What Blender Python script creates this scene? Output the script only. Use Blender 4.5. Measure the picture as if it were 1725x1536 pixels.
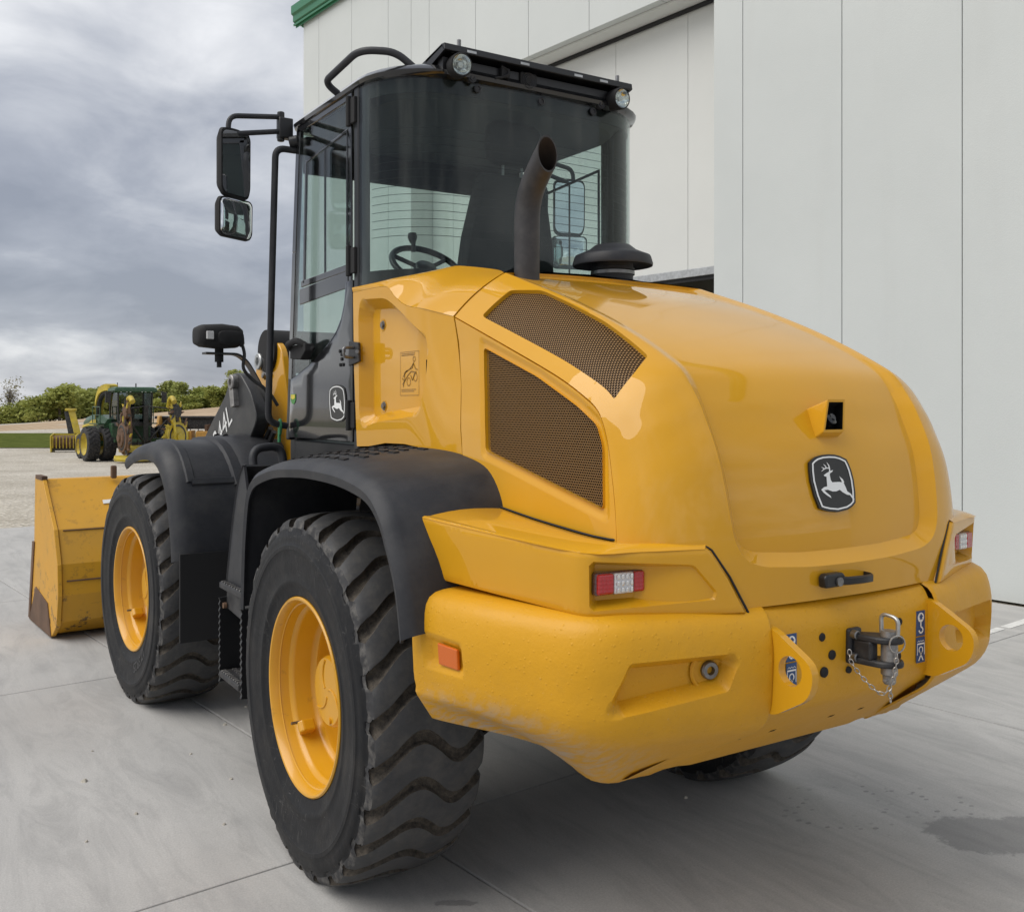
import bpy, bmesh, math, random
from mathutils import Vector, Matrix, geometry
random.seed(7)
SC = bpy.context.scene
COL = SC.collection
for o in list(bpy.data.objects): bpy.data.objects.remove(o)

# ------------------------------------------------------------------ camera
cd = bpy.data.cameras.new('camera'); cam = bpy.data.objects.new('camera', cd); COL.objects.link(cam)
cam.location = (-2.3955, -3.4752, 1.7043)
cam.rotation_euler = (math.radians(90), 0, -0.56666)
cd.sensor_width = 36.0; cd.lens = 36.0*1669.42/1725.0
cd.shift_y = -(768-682.1)/1725.0
cd.clip_start = 0.05; cd.clip_end = 3000
SC.camera = cam

# ------------------------------------------------------------------ world: overcast sky with broken cloud
SUN_EL, SUN_AZ = math.radians(52), math.radians(-78)      # azimuth from +Y, negative = towards -X
wd = bpy.data.worlds.new('World'); SC.world = wd; wd.use_nodes = True
nt = wd.node_tree; nt.nodes.clear()
def wn(t, **k):
    n = nt.nodes.new(t)
    for a, b in k.items(): setattr(n, a, b)
    return n
out = wn('ShaderNodeOutputWorld'); mixs = wn('ShaderNodeMixShader')
bg1 = wn('ShaderNodeBackground'); bg2 = wn('ShaderNodeBackground')
sky = wn('ShaderNodeTexSky', sky_type='NISHITA', sun_disc=False)
sky.sun_elevation = SUN_EL; sky.sun_rotation = SUN_AZ
bg1.inputs[1].default_value = 0.10
tc = wn('ShaderNodeTexCoord'); sep = wn('ShaderNodeSeparateXYZ')
nt.links.new(tc.outputs['Generated'], sep.inputs[0])
def wm(op, a, b=None):
    n = wn('ShaderNodeMath', operation=op)
    for i, x in enumerate((a, b)):
        if x is None: continue
        if isinstance(x, (int, float)): n.inputs[i].default_value = x
        else: nt.links.new(x, n.inputs[i])
    return n.outputs[0]
den = wm('ADD', wm('MAXIMUM', sep.outputs[2], 0.0), 0.30)
cx = wm('DIVIDE', sep.outputs[0], den); cy = wm('DIVIDE', sep.outputs[1], den)
comb = wn('ShaderNodeCombineXYZ'); nt.links.new(cx, comb.inputs[0]); nt.links.new(cy, comb.inputs[1])
comb.inputs[2].default_value = 64.7
n1 = wn('ShaderNodeTexNoise'); n1.inputs['Scale'].default_value = 1.0; n1.inputs['Detail'].default_value = 5.0
n1.inputs['Roughness'].default_value = 0.42; n1.inputs['Distortion'].default_value = 0.15
n2 = wn('ShaderNodeTexNoise'); n2.inputs['Scale'].default_value = 3.6; n2.inputs['Detail'].default_value = 9.0
n2.inputs['Roughness'].default_value = 0.55; n2.inputs['Distortion'].default_value = 0.3
nt.links.new(comb.outputs[0], n1.inputs['Vector']); nt.links.new(comb.outputs[0], n2.inputs['Vector'])
s = wm('ADD', wm('MULTIPLY', n1.outputs[0], 0.68), wm('MULTIPLY', n2.outputs[0], 0.32))
cr = wn('ShaderNodeValToRGB'); nt.links.new(s, cr.inputs[0])
e = cr.color_ramp.elements
e[0].position = 0.37; e[0].color = (0.215, 0.230, 0.272, 1)
e[1].position = 0.62; e[1].color = (0.74, 0.742, 0.75, 1)
for pos, c in ((0.44, (0.285, 0.30, 0.342, 1)), (0.50, (0.41, 0.423, 0.455, 1)), (0.555, (0.56, 0.567, 0.585, 1))):
    k = cr.color_ramp.elements.new(pos); k.color = c
nt.links.new(cr.outputs[0], bg2.inputs[0]); bg2.inputs[1].default_value = 1.0
nt.links.new(sky.outputs[0], bg1.inputs[0])
mixs.inputs[0].default_value = 0.90
nt.links.new(bg1.outputs[0], mixs.inputs[1]); nt.links.new(bg2.outputs[0], mixs.inputs[2])
nt.links.new(mixs.outputs[0], out.inputs[0])

# ------------------------------------------------------------------ sun behind cloud
sd = bpy.data.lights.new('sun', 'SUN'); sun = bpy.data.objects.new('sun', sd); COL.objects.link(sun)
sd.energy = 1.5; sd.angle = math.radians(55); sd.color = (1.0, 0.955, 0.89)
sv = Vector((math.sin(SUN_AZ)*math.cos(SUN_EL), math.cos(SUN_AZ)*math.cos(SUN_EL), math.sin(SUN_EL)))
sun.rotation_euler = sv.to_track_quat('Z', 'Y').to_euler(); sun.location = (-6, 2, 12)

vs = SC.view_settings; vs.view_transform = 'Standard'; vs.look = 'None'; vs.exposure = 0.55; vs.gamma = 1.0
vs.use_curve_mapping = False
SC.render.engine = 'CYCLES'

# ------------------------------------------------------------------ helpers
def link(o, parent=None):
    COL.objects.link(o)
    if parent is not None: o.parent = parent
    return o
def tag(o, label=None, cat=None, group=None, kind=None):
    if label: o['label'] = label
    if cat: o['category'] = cat
    if group: o['group'] = group
    if kind: o['kind'] = kind
    return o
def empty(name, loc=(0, 0, 0)):
    o = bpy.data.objects.new(name, None); o.location = loc; o.empty_display_size = 0.2
    return link(o)
def mobj(name, vs_, fs, mat, parent=None, smooth=35, bevel=0, seg=2, xf=None, mirror=False):
    if xf: vs_ = [xf(Vector(v)) for v in vs_]
    if mirror:
        vs_ = [(-v[0], v[1], v[2]) for v in vs_]; fs = [tuple(reversed(f)) for f in fs]
    me = bpy.data.meshes.new(name); me.from_pydata([tuple(v) for v in vs_], [], [tuple(f) for f in fs])
    me.validate(); me.update()
    o = bpy.data.objects.new(name, me); link(o, parent)
    if mat: me.materials.append(mat)
    if smooth:
        me.polygons.foreach_set('use_smooth', [True]*len(me.polygons))
        if smooth < 180: me.set_sharp_from_angle(angle=math.radians(smooth))
    if bevel:
        m = o.modifiers.new('bevel', 'BEVEL'); m.width = bevel; m.segments = seg; m.limit_method = 'ANGLE'
        m.angle_limit = math.radians(30); m.harden_normals = False
    return o
def frame_of(d):
    d = d.normalized(); a = Vector((0, 0, 1)) if abs(d.z) < 0.9 else Vector((1, 0, 0))
    x = d.cross(a).normalized(); return x, x.cross(d).normalized()
class G:
    """collects shapes for ONE mesh object"""
    def __init__(s): s.v = []; s.f = []
    def add(s, v, f):
        n = len(s.v); s.v += [Vector(p) for p in v]; s.f += [tuple(i+n for i in q) for q in f]; return s
    def box(s, x0, x1, y0, y1, z0, z1, M=None):
        v = [Vector((x, y, z)) for x in (x0, x1) for y in (y0, y1) for z in (z0, z1)]
        if M: v = [M @ p for p in v]
        return s.add(v, [(0, 1, 3, 2), (4, 6, 7, 5), (0, 4, 5, 1), (2, 3, 7, 6), (0, 2, 6, 4), (1, 5, 7, 3)])
    def prism(s, poly, vec):
        poly = [Vector(p) for p in poly]; n = len(poly); vec = Vector(vec)
        nrm = Vector((0, 0, 0))
        for i in range(n): nrm += poly[i].cross(poly[(i+1) % n])
        if nrm.dot(vec) > 0: poly.reverse()
        v = poly+[p+vec for p in poly]
        f = [tuple(range(n)), tuple(range(2*n-1, n-1, -1))]
        f += [(i, i+n, (i+1) % n+n, (i+1) % n) for i in range(n)]
        return s.add(v, f)
    def tube(s, pts, r, n=10, closed=False, rs=None):
        pts = [Vector(p) for p in pts]; m = len(pts); v = []; f = []
        x = None
        for i, p in enumerate(pts):
            if closed: d = pts[(i+1) % m]-pts[i-1]
            else: d = pts[min(i+1, m-1)]-pts[max(i-1, 0)]
            d.normalize()
            if x is None: x, y = frame_of(d)
            else:
                x = (x-d*x.dot(d))
                x = x.normalized() if x.length > 1e-6 else frame_of(d)[0]
                y = d.cross(x)
                y = -y if False else y
            y = x.cross(d)
            rr = rs[i] if rs else r
            for k in range(n):
                a = 2*math.pi*k/n; v.append(p+(x*math.cos(a)+y*math.sin(a))*rr)
        for i in range(m if closed else m-1):
            for k in range(n):
                a = i*n+k; b = i*n+(k+1) % n; c = ((i+1) % m)*n+(k+1) % n; d_ = ((i+1) % m)*n+k
                f.append((a, d_, c, b))
        if not closed: f += [tuple(range(n)), tuple(range(m*n-1, (m-1)*n-1, -1))]
        return s.add(v, f)
    def lathe(s, prof, o, ax, n=48, cap0=False, cap1=False, closed=False):
        o = Vector(o); ax = Vector(ax).normalized(); x, y = frame_of(ax); v = []; f = []
        for r, h in prof:
            for k in range(n):
                a = 2*math.pi*k/n; v.append(o+ax*h+(x*math.cos(a)+y*math.sin(a))*r)
        m = len(prof)
        for i in range(m if closed else m-1):
            for k in range(n):
                f.append((i*n+k, i*n+(k+1) % n, ((i+1) % m)*n+(k+1) % n, ((i+1) % m)*n+k))
        if cap0: f.append(tuple(range(n-1, -1, -1)))
        if cap1: f.append(tuple(range((m-1)*n, m*n)))
        return s.add(v, f)
    def cyl(s, a, b, r, n=16, r2=None):
        a = Vector(a); b = Vector(b); d = b-a
        return s.lathe([(r, 0), (r2 if r2 is not None else r, d.length)], a, d, n, True, True)
    def loft(s, rows, closed=False, cap=False):
        m = len(rows); n = len(rows[0]); v = [p for r in rows for p in r]; f = []
        for i in range(m-1):
            for k in range(n if closed else n-1):
                f.append((i*n+k, i*n+(k+1) % n, (i+1)*n+(k+1) % n, (i+1)*n+k))
        if cap: f += [tuple(range(n-1, -1, -1)), tuple(range((m-1)*n, m*n))]
        return s.add(v, f)
    def sheet(s, rows, t):
        """loft of open rows with thickness t (rows: list of point lists)"""
        rows = [[Vector(p) for p in r] for r in rows]; m = len(rows); n = len(rows[0])
        nr = []
        for i in range(m):
            q = []
            for k in range(n):
                a = rows[min(i+1, m-1)][k]-rows[max(i-1, 0)][k]; b = rows[i][min(k+1, n-1)]-rows[i][max(k-1, 0)]
                c = a.cross(b); q.append(c.normalized() if c.length > 1e-9 else Vector((0, 0, 1)))
            nr.append(q)
        v = [p for r in rows for p in r]+[rows[i][k]-nr[i][k]*t for i in range(m) for k in range(n)]
        N = m*n; f = []
        for i in range(m-1):
            for k in range(n-1):
                a, b, c, d = i*n+k, i*n+k+1, (i+1)*n+k+1, (i+1)*n+k
                f.append((a, d, c, b)); f.append((N+a, N+b, N+c, N+d))
        for i in range(m-1):
            for k in (0, n-1):
                a, d = i*n+k, (i+1)*n+k; q = (a, N+a, N+d, d); f.append(q if k == 0 else q[::-1])
        for k in range(n-1):
            for i in (0, m-1):
                a, b = i*n+k, i*n+k+1; q = (a, b, N+b, N+a); f.append(q if i == 0 else q[::-1])
        return s.add(v, f)
    def obj(s, name, mat, parent=None, **k): return mobj(name, s.v, s.f, mat, parent, **k)

def fillet(pts, r, n=5, closed=False):
    """round the corners of a polyline; r a number or list"""
    pts = [Vector(p) for p in pts]; m = len(pts); o = []
    for i, p in enumerate(pts):
        if not closed and i in (0, m-1): o.append(p); continue
        a = pts[i-1]; b = pts[(i+1) % m]; rr = r[i] if isinstance(r, (list, tuple)) else r
        u = a-p; w = b-p; lu = u.length; lw = w.length
        if lu < 1e-9 or lw < 1e-9 or rr <= 0: o.append(p); continue
        u /= lu; w /= lw; d = min(rr, lu*0.48, lw*0.48)
        for k in range(n+1):
            t = k/n; o.append((p+u*d)*(1-t)**2+p*2*t*(1-t)+(p+w*d)*t*t)
    return o
def crom(pts, t):
    """Catmull-Rom through a list of Vectors, t in [0,len-1]"""
    m = len(pts); i = max(0, min(int(math.floor(t)), m-2)); f = t-i
    p1, p2 = pts[i], pts[i+1]; p0 = pts[i-1] if i > 0 else p1*2-p2; p3 = pts[i+2] if i+2 < m else p2*2-p1
    return 0.5*((2*p1)+(p2-p0)*f+(2*p0-5*p1+4*p2-p3)*f*f+(3*p1-p0-3*p2+p3)*f**3)
def smooth_path(pts, n=8, closed=False):
    pts = [Vector(p) for p in pts]
    if closed:
        m = len(pts); ex = [pts[-1]]+pts+[pts[0], pts[1]]
        return [crom(ex, 1+i/n) for i in range(m*n)]
    return [crom(pts, i/n) for i in range((len(pts)-1)*n+1)]
def sample(pts, t):
    """point at normalised arclength t"""
    L = [0]
    for a, b in zip(pts, pts[1:]): L.append(L[-1]+(b-a).length)
    s = t*L[-1]
    for i in range(len(pts)-1):
        if s <= L[i+1] or i == len(pts)-2:
            d = L[i+1]-L[i]; return pts[i].lerp(pts[i+1], (s-L[i])/d if d > 0 else 0)

# ---- parametric panels: constrained triangulation of a 2-D domain mapped to 3-D by S(a,b)
def pip(p, poly):
    c = False; x, y = p; n = len(poly); j = n-1
    for i in range(n):
        xi, yi = poly[i]; xj, yj = poly[j]
        if (yi > y) != (yj > y) and x < (xj-xi)*(y-yi)/(yj-yi)+xi: c = not c
        j = i
    return c
def pdist(p, poly):
    x, y = p; best = 1e9; n = len(poly)
    for i in range(n):
        ax, ay = poly[i]; bx, by = poly[(i+1) % n]; dx, dy = bx-ax, by-ay; L = dx*dx+dy*dy
        t = 0 if L == 0 else max(0, min(1, ((x-ax)*dx+(y-ay)*dy)/L))
        d = (ax+t*dx-x)**2+(ay+t*dy-y)**2
        if d < best: best = d
    return math.sqrt(best)
def poff(poly, d):
    """offset polygon inwards by d"""
    n = len(poly); A = sum(poly[i][0]*poly[(i+1) % n][1]-poly[(i+1) % n][0]*poly[i][1] for i in range(n))
    sg = 1 if A > 0 else -1; o = []
    for i in range(n):
        p = Vector(poly[i]); a = (p-Vector(poly[i-1])).normalized(); b = (Vector(poly[(i+1) % n])-p).normalized()
        na = Vector((-a.y, a.x))*sg; nb = Vector((-b.y, b.x))*sg; m = na+nb
        L = m.dot(na); m = m/max(L, 0.35); o.append(tuple(p+m*d))
    return o
def pround(poly, r, n=4): return [(v.x, v.y) for v in fillet([Vector((a, b)) for a, b in poly], r, n, True)]
def resamp(poly, st, closed=True):
    o = []; n = len(poly)
    for i in range(n if closed else n-1):
        a = Vector(poly[i]); b = Vector(poly[(i+1) % n]); k = max(1, int(math.ceil((b-a).length/st-1e-6)))
        o += [tuple(a.lerp(b, j/k)) for j in range(k)]
    if not closed: o.append(tuple(poly[-1]))
    return o
def patch(S, outer, feats=(), holes=(), lines=(), step=0.03, roll=0, flange=0.02, hole_depth=0.02, flip=False, ref=None, e=1e-3):
    """feats: (poly, depth, slope) or (poly, depth, slope, scale(p)); returns verts, faces"""
    if ref is not None:
        ca = sum(p[0] for p in outer)/len(outer); cb = sum(p[1] for p in outer)/len(outer)
        flip = (S(ca+1e-3, cb)-S(ca-1e-3, cb)).cross(S(ca, cb+1e-3)-S(ca, cb-1e-3)).dot(Vector(ref)) < 0
    pts = []; edges = []
    def ring(poly, closed=True, st=step):
        q = resamp(poly, st, closed); b = len(pts); pts.extend(q)
        for i in range(len(q)-(0 if closed else 1)): edges.append((b+i, b+(i+1) % len(q)))
        return q
    ob = ring(outer)
    if roll:
        for d in (roll*0.3, roll): ring(poff(outer, d))
    F = []
    for ft in feats:
        rr_ = ft[4] if len(ft) > 4 else 0.02
        po = pround(ft[0], rr_); inn = pround(poff(ft[0], ft[2]), rr_*0.6)
        fs = min(step, 0.013)
        ring(po, st=fs); ring(inn, st=fs); ring(pround(poff(ft[0], -0.007), rr_), st=fs); ring(pround(poff(ft[0], ft[2]+0.007), rr_*0.5), st=fs)
        F.append((po, inn, ft[1], ft[2], ft[3] if len(ft) > 3 else None))
    HB = [ring(h) for h in holes]
    for l in lines: ring(l, False)
    xs = [p[0] for p in outer]; ys = [p[1] for p in outer]
    nx = int((max(xs)-min(xs))/step)+1; ny = int((max(ys)-min(ys))/step)+1
    polys = [outer]+[x for f in F for x in (f[0], f[1])]+list(holes)
    for i in range(nx+1):
        for j in range(ny+1):
            p = (min(xs)+(i+0.5*(j % 2))*step, min(ys)+j*step)
            if not pip(p, outer) or any(pip(p, h) for h in holes): continue
            if any(pdist(p, q) < step*0.45 for q in polys): continue
            if any(min(abs((p[0]-l[k][0])*(l[k+1][1]-l[k][1])-(p[1]-l[k][1])*(l[k+1][0]-l[k][0]))/max(1e-9, math.hypot(l[k+1][0]-l[k][0], l[k+1][1]-l[k][1])) for k in range(len(l)-1)) < step*0.4 for l in lines): continue
            pts.append(p)
    r = geometry.delaunay_2d_cdt([Vector(p) for p in pts], edges, [], 0, 1e-5)
    V2 = [(v.x, v.y) for v in r[0]]; tris = []
    for t in r[2]:
        c = (sum(V2[i][0] for i in t)/3, sum(V2[i][1] for i in t)/3)
        if pip(c, outer) and not any(pip(c, h) for h in holes): tris.append(tuple(t))
    def NS(a, b):
        du = S(a+e, b)-S(a-e, b); dv = S(a, b+e)-S(a, b-e); n = du.cross(dv)
        n = n.normalized() if n.length > 0 else Vector((0, 0, 1)); return -n if flip else n
    V3 = []
    for p in V2:
        d = 0
        for po, inn, dep, sl, sc in F:
            if pip(p, inn) or pdist(p, inn) < 1e-5: w = 1
            elif pip(p, po): a1 = pdist(p, po); a2 = pdist(p, inn); w = a1/max(1e-9, a1+a2)
            else: w = 0
            if w: d += dep*w*(sc(p) if sc else 1)
        if roll:
            q = pdist(p, outer)
            if q < roll: d -= roll-math.sqrt(max(0, roll*roll-(roll-q)**2))
        P = S(*p)
        V3.append(P+NS(*p)*d if d else P)
    # orient
    if tris:
        t = tris[0]; n = (V3[t[1]]-V3[t[0]]).cross(V3[t[2]]-V3[t[0]])
    def rim(poly, dep, inward):
        b = len(V3); m = len(poly)
        for p in poly:
            P = S(*p); N = NS(*p); dd = -(roll if roll and inward == 0 else 0)
            V3.append(P+N*dd); V3.append(P-N*dep)
        A = sum(poly[i][0]*poly[(i+1) % m][1]-poly[(i+1) % m][0]*poly[i][1] for i in range(m))
        for i in range(m):
            q = (b+2*i, b+2*((i+1) % m), b+2*((i+1) % m)+1, b+2*i+1)
            rev = (A > 0) == (inward == 0)
            tris.append(q[::-1] if rev != flip else q)
    if flip: tris = [t[::-1] for t in tris]
    if flange: rim(ob, flange, 0)
    for h in HB: rim(h, hole_depth, 1)
    return V3, tris
# ------------------------------------------------------------------ materials
class MT:
    def __init__(s, name):
        s.m = bpy.data.materials.new(name); s.m.use_nodes = True; s.t = s.m.node_tree
        s.b = s.t.nodes['Principled BSDF']; s.o = s.t.nodes['Material Output']
        s.tc = s.t.nodes.new('ShaderNodeTexCoord'); s.co = s.tc.outputs['Object']
    def n(s, t, **k):
        x = s.t.nodes.new(t)
        for a, b in k.items(): setattr(x, a, b)
        return x
    def l(s, a, b): s.t.links.new(a, b)
    def put(s, sock, v):
        if isinstance(v, (int, float)): sock.default_value = v
        elif isinstance(v, (tuple, list)): sock.default_value = tuple(v)+((1,) if len(v) == 3 and len(sock.default_value) == 4 else ())
        else: s.l(v, sock)
    def math(s, op, a, b=0.0, c=None, clamp=False):
        x = s.n('ShaderNodeMath', operation=op, use_clamp=clamp); s.put(x.inputs[0], a); s.put(x.inputs[1], b)
        if c is not None: s.put(x.inputs[2], c)
        return x.outputs[0]
    def vm(s, op, a, b=(0, 0, 0)):
        x = s.n('ShaderNodeVectorMath', operation=op); s.put(x.inputs[0], a); s.put(x.inputs[1], b)
        return x.outputs['Value'] if op in ('LENGTH', 'DOT_PRODUCT', 'DISTANCE') else x.outputs[0]
    def noise(s, sc, det=4, rough=0.5, vec=None, dist=0):
        x = s.n('ShaderNodeTexNoise'); x.inputs['Scale'].default_value = sc; x.inputs['Detail'].default_value = det
        x.inputs['Roughness'].default_value = rough; x.inputs['Distortion'].default_value = dist
        s.l(vec if vec is not None else s.co, x.inputs['Vector']); return x.outputs[0]
    def voro(s, sc, feat='F1', vec=None, rnd=1):
        x = s.n('ShaderNodeTexVoronoi', feature=feat); x.inputs['Scale'].default_value = sc
        x.inputs['Randomness'].default_value = rnd
        s.l(vec if vec is not None else s.co, x.inputs['Vector']); return x.outputs[0]
    def ramp(s, f, a, b):
        x = s.n('ShaderNodeMapRange'); x.inputs[1].default_value = a; x.inputs[2].default_value = b
        x.clamp = True; s.put(x.inputs[0], f); return x.outputs[0]
    def mix(s, f, a, b):
        x = s.n('ShaderNodeMix', data_type='RGBA'); s.put(x.inputs[0], f)
        s.put(x.inputs[6], a); s.put(x.inputs[7], b); return x.outputs[2]
    def mapv(s, scale): return s.vm('MULTIPLY', s.co, scale)
    def bump(s, h, strength=0.3, dist=0.01):
        x = s.n('ShaderNodeBump'); x.inputs['Strength'].default_value = strength; x.inputs['Distance'].default_value = dist
        s.l(h, x.inputs['Height']); s.l(x.outputs[0], s.b.inputs['Normal']); return x.outputs[0]
    def set(s, **k):
        nm = dict(col='Base Color', rough='Roughness', metal='Metallic', coat='Coat Weight', crough='Coat Roughness',
                  spec='Specular IOR Level', emit='Emission Color', es='Emission Strength', alpha='Alpha', trans='Transmission Weight')
        for a, b in k.items(): s.put(s.b.inputs[nm[a]], b)
        return s
MATS = {}
def simple(name, col, rough=0.5, metal=0, coat=0, var=0.0, vscale=6, bump=0, bscale=60, rvar=0.0, spec=None, dust=0):
    t = MT(name)
    c = col
    if var: c = t.mix(t.ramp(t.noise(vscale, 5, 0.6), 0.3, 0.7), tuple(x*(1-var) for x in col), tuple(min(1, x*(1+var)) for x in col))
    if dust:
        c = t.mix(t.math('MULTIPLY', t.ramp(t.noise(vscale*1.7, 6, 0.65), 0.45, 0.8), dust), c, (0.30, 0.28, 0.25))
    t.set(col=c, rough=rough, metal=metal, coat=coat)
    if rvar: t.set(rough=t.math('MULTIPLY_ADD', t.noise(vscale*2, 5, 0.6), rvar, rough-rvar*0.5, clamp=True))
    if coat: t.set(crough=0.04)
    if spec is not None: t.set(spec=spec)
    if bump: t.bump(t.noise(bscale, 3, 0.5), bump, 0.003)
    MATS[name] = t.m; return t.m

YC = (0.655, 0.325, 0.010)
def yellow(name, kind):
    t = MT(name)
    n = t.ramp(t.noise(2.3, 6, 0.6), 0.3, 0.7)
    c = t.mix(n, tuple(x*0.96 for x in YC), tuple(x*1.03 for x in YC))
    if kind == 'gloss':
        dust = t.math('MULTIPLY', t.ramp(t.noise(7, 8, 0.7), 0.48, 0.85), 0.10)
        c = t.mix(dust, c, (0.52, 0.34, 0.08))
        t.set(col=c, rough=0.5, spec=0.12, coat=0.9, crough=t.math('MULTIPLY_ADD', t.noise(14, 6, 0.7), 0.03, 0.0))
    elif kind == 'cast':
        sep = t.n('ShaderNodeSeparateXYZ'); t.l(t.co, sep.inputs[0])
        # scuffs where the low outer corner of the casting rubs the yard
        dd = t.vm('LENGTH', t.vm('MULTIPLY', t.vm('SUBTRACT', t.co, (-0.90, -1.10, 0.74)), (2.2, 2.6, 6.2)))
        scr = t.noise(1.0, 7, 0.7, t.vm('MULTIPLY', t.co, (70, 9, 22)))
        m = t.math('MULTIPLY', t.ramp(dd, 1.15, 0.35), t.math('MULTIPLY', t.ramp(scr, 0.44, 0.58), 0.75))
        c = t.mix(m, c, (0.44, 0.40, 0.36))
        sp = t.ramp(t.noise(75, 4, 0.75), 0.67, 0.73)
        c = t.mix(t.math('MULTIPLY', sp, t.math('MULTIPLY', t.ramp(dd, 2.1, 0.7), 0.8)), c, (0.60, 0.56, 0.48))
        grime = t.math('MULTIPLY', t.ramp(t.noise(3.1, 6, 0.7), 0.5, 0.8), 0.22)
        c = t.mix(grime, c, (0.25, 0.16, 0.05))
        t.set(col=c, rough=t.math('MULTIPLY_ADD', t.noise(6, 6, 0.7), 0.2, 0.36), spec=0.3, coat=0.12, crough=0.25)
        h = t.math('ADD', t.math('MULTIPLY', t.noise(22, 4, 0.55), 0.9), t.math('ADD', t.math('MULTIPLY', t.noise(120, 3, 0.6), 0.35), t.math('MULTIPLY', t.ramp(t.voro(55), 0.22, 0.0), 0.6)))
        t.bump(h, 0.55, 0.004)
    elif kind == 'worn':
        rust = t.ramp(t.noise(9, 9, 0.76), 0.55, 0.60)
        sep = t.n('ShaderNodeSeparateXYZ'); t.l(t.co, sep.inputs[0])
        low = t.ramp(sep.outputs[2], 0.55, 0.0)
        f = t.math('MULTIPLY', rust, t.math('ADD', t.math('MULTIPLY', low, 0.9), 0.22))
        lines = t.ramp(t.noise(1.0, 6, 0.75, t.vm('MULTIPLY', t.co, (2.2, 40, 60))), 0.63, 0.67)
        f = t.math('MAXIMUM', f, t.math('MULTIPLY', lines, t.math('MULTIPLY', low, 0.7)))
        c = t.mix(t.math('MULTIPLY', t.ramp(t.noise(3, 5, 0.6), 0.3, 0.75), 0.35), c, (0.42, 0.25, 0.055))
        c = t.mix(f, c, (0.075, 0.045, 0.03))
        t.set(col=c, rough=0.5, coat=0.1, crough=0.3); t.bump(t.noise(30, 4, 0.6), 0.15, 0.003)
    elif kind == 'rim':
        d = t.ramp(t.noise(11, 7, 0.7), 0.62, 0.72)
        c = t.mix(t.math('MULTIPLY', d, 0.45), c, (0.20, 0.10, 0.03))
        t.set(col=c, rough=0.33, coat=0.3, crough=0.12)
    MATS[name] = t.m; return t.m
yellow('yellow_gloss', 'gloss'); yellow('yellow_cast', 'cast'); yellow('yellow_worn', 'worn'); yellow('yellow_rim', 'rim')
simple('black_plastic', (0.021, 0.0225, 0.027), 0.52, var=0.2, vscale=4, bump=0.12, bscale=220, rvar=0.2, dust=0.09, spec=0.4)
simple('black_gloss', (0.012, 0.0125, 0.014), 0.14, coat=0.6, rvar=0.08)
simple('black_satin', (0.010, 0.0105, 0.012), 0.38, bump=0.05, bscale=200, rvar=0.12)
simple('black_matt', (0.011, 0.011, 0.012), 0.8)
simple('dark_void', (0.006, 0.006, 0.006), 0.95, spec=0.1)
simple('black_steel', (0.018, 0.0185, 0.021), 0.5, var=0.3, vscale=9, dust=0.15, bump=0.1)
simple('arm_black', (0.028, 0.029, 0.031), 0.42, var=0.2, dust=0.10)
simple('exhaust_pipe', (0.030, 0.029, 0.031), 0.52, var=0.25, vscale=12, bump=0.08, bscale=150, dust=0.1)
simple('soot', (0.02, 0.013, 0.009), 0.9, var=0.4, vscale=20)
simple('seat_fabric', (0.010, 0.010, 0.0105), 0.9)
simple('interior_grey', (0.045, 0.048, 0.05), 0.7, bump=0.1)
simple('headliner', (0.06, 0.063, 0.063), 0.85)
simple('galvanised', (0.46, 0.47, 0.47), 0.42, metal=0.85, var=0.2, vscale=20, bump=0.1)
simple('worn_steel', (0.30, 0.29, 0.28), 0.45, metal=0.7, var=0.45, vscale=25, bump=0.15)
simple('bolt_steel', (0.22, 0.22, 0.22), 0.38, metal=0.9, var=0.2, vscale=40)
simple('chain_steel', (0.42, 0.40, 0.37), 0.35, metal=0.85, var=0.2, vscale=60)
simple('decal_white', (0.80, 0.81, 0.80), 0.35)
simple('decal_black', (0.010, 0.010, 0.010), 0.3)
simple('decal_blue', (0.02, 0.07, 0.20), 0.4)
simple('decal_green', (0.06, 0.28, 0.05), 0.4)
simple('decal_yellow', (0.72, 0.60, 0.05), 0.4)
simple('decal_brown', (0.26, 0.13, 0.012), 0.5)
simple('orange_lens', (0.62, 0.13, 0.008), 0.3, coat=0.3, bump=0.25, bscale=260)
simple('green_tie', (0.03, 0.20, 0.08), 0.5)
simple('hydraulic_hose', (0.013, 0.013, 0.014), 0.5)
simple('brass', (0.5, 0.32, 0.08), 0.4, metal=0.8)
simple('mirror', (0.82, 0.84, 0.85), 0.015, metal=1.0)
simple('reflector', (0.80, 0.80, 0.80), 0.12, metal=1.0, bump=0.6, bscale=45)
simple('roof_trim_green', (0.025, 0.17, 0.075), 0.35, coat=0.2)

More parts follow.
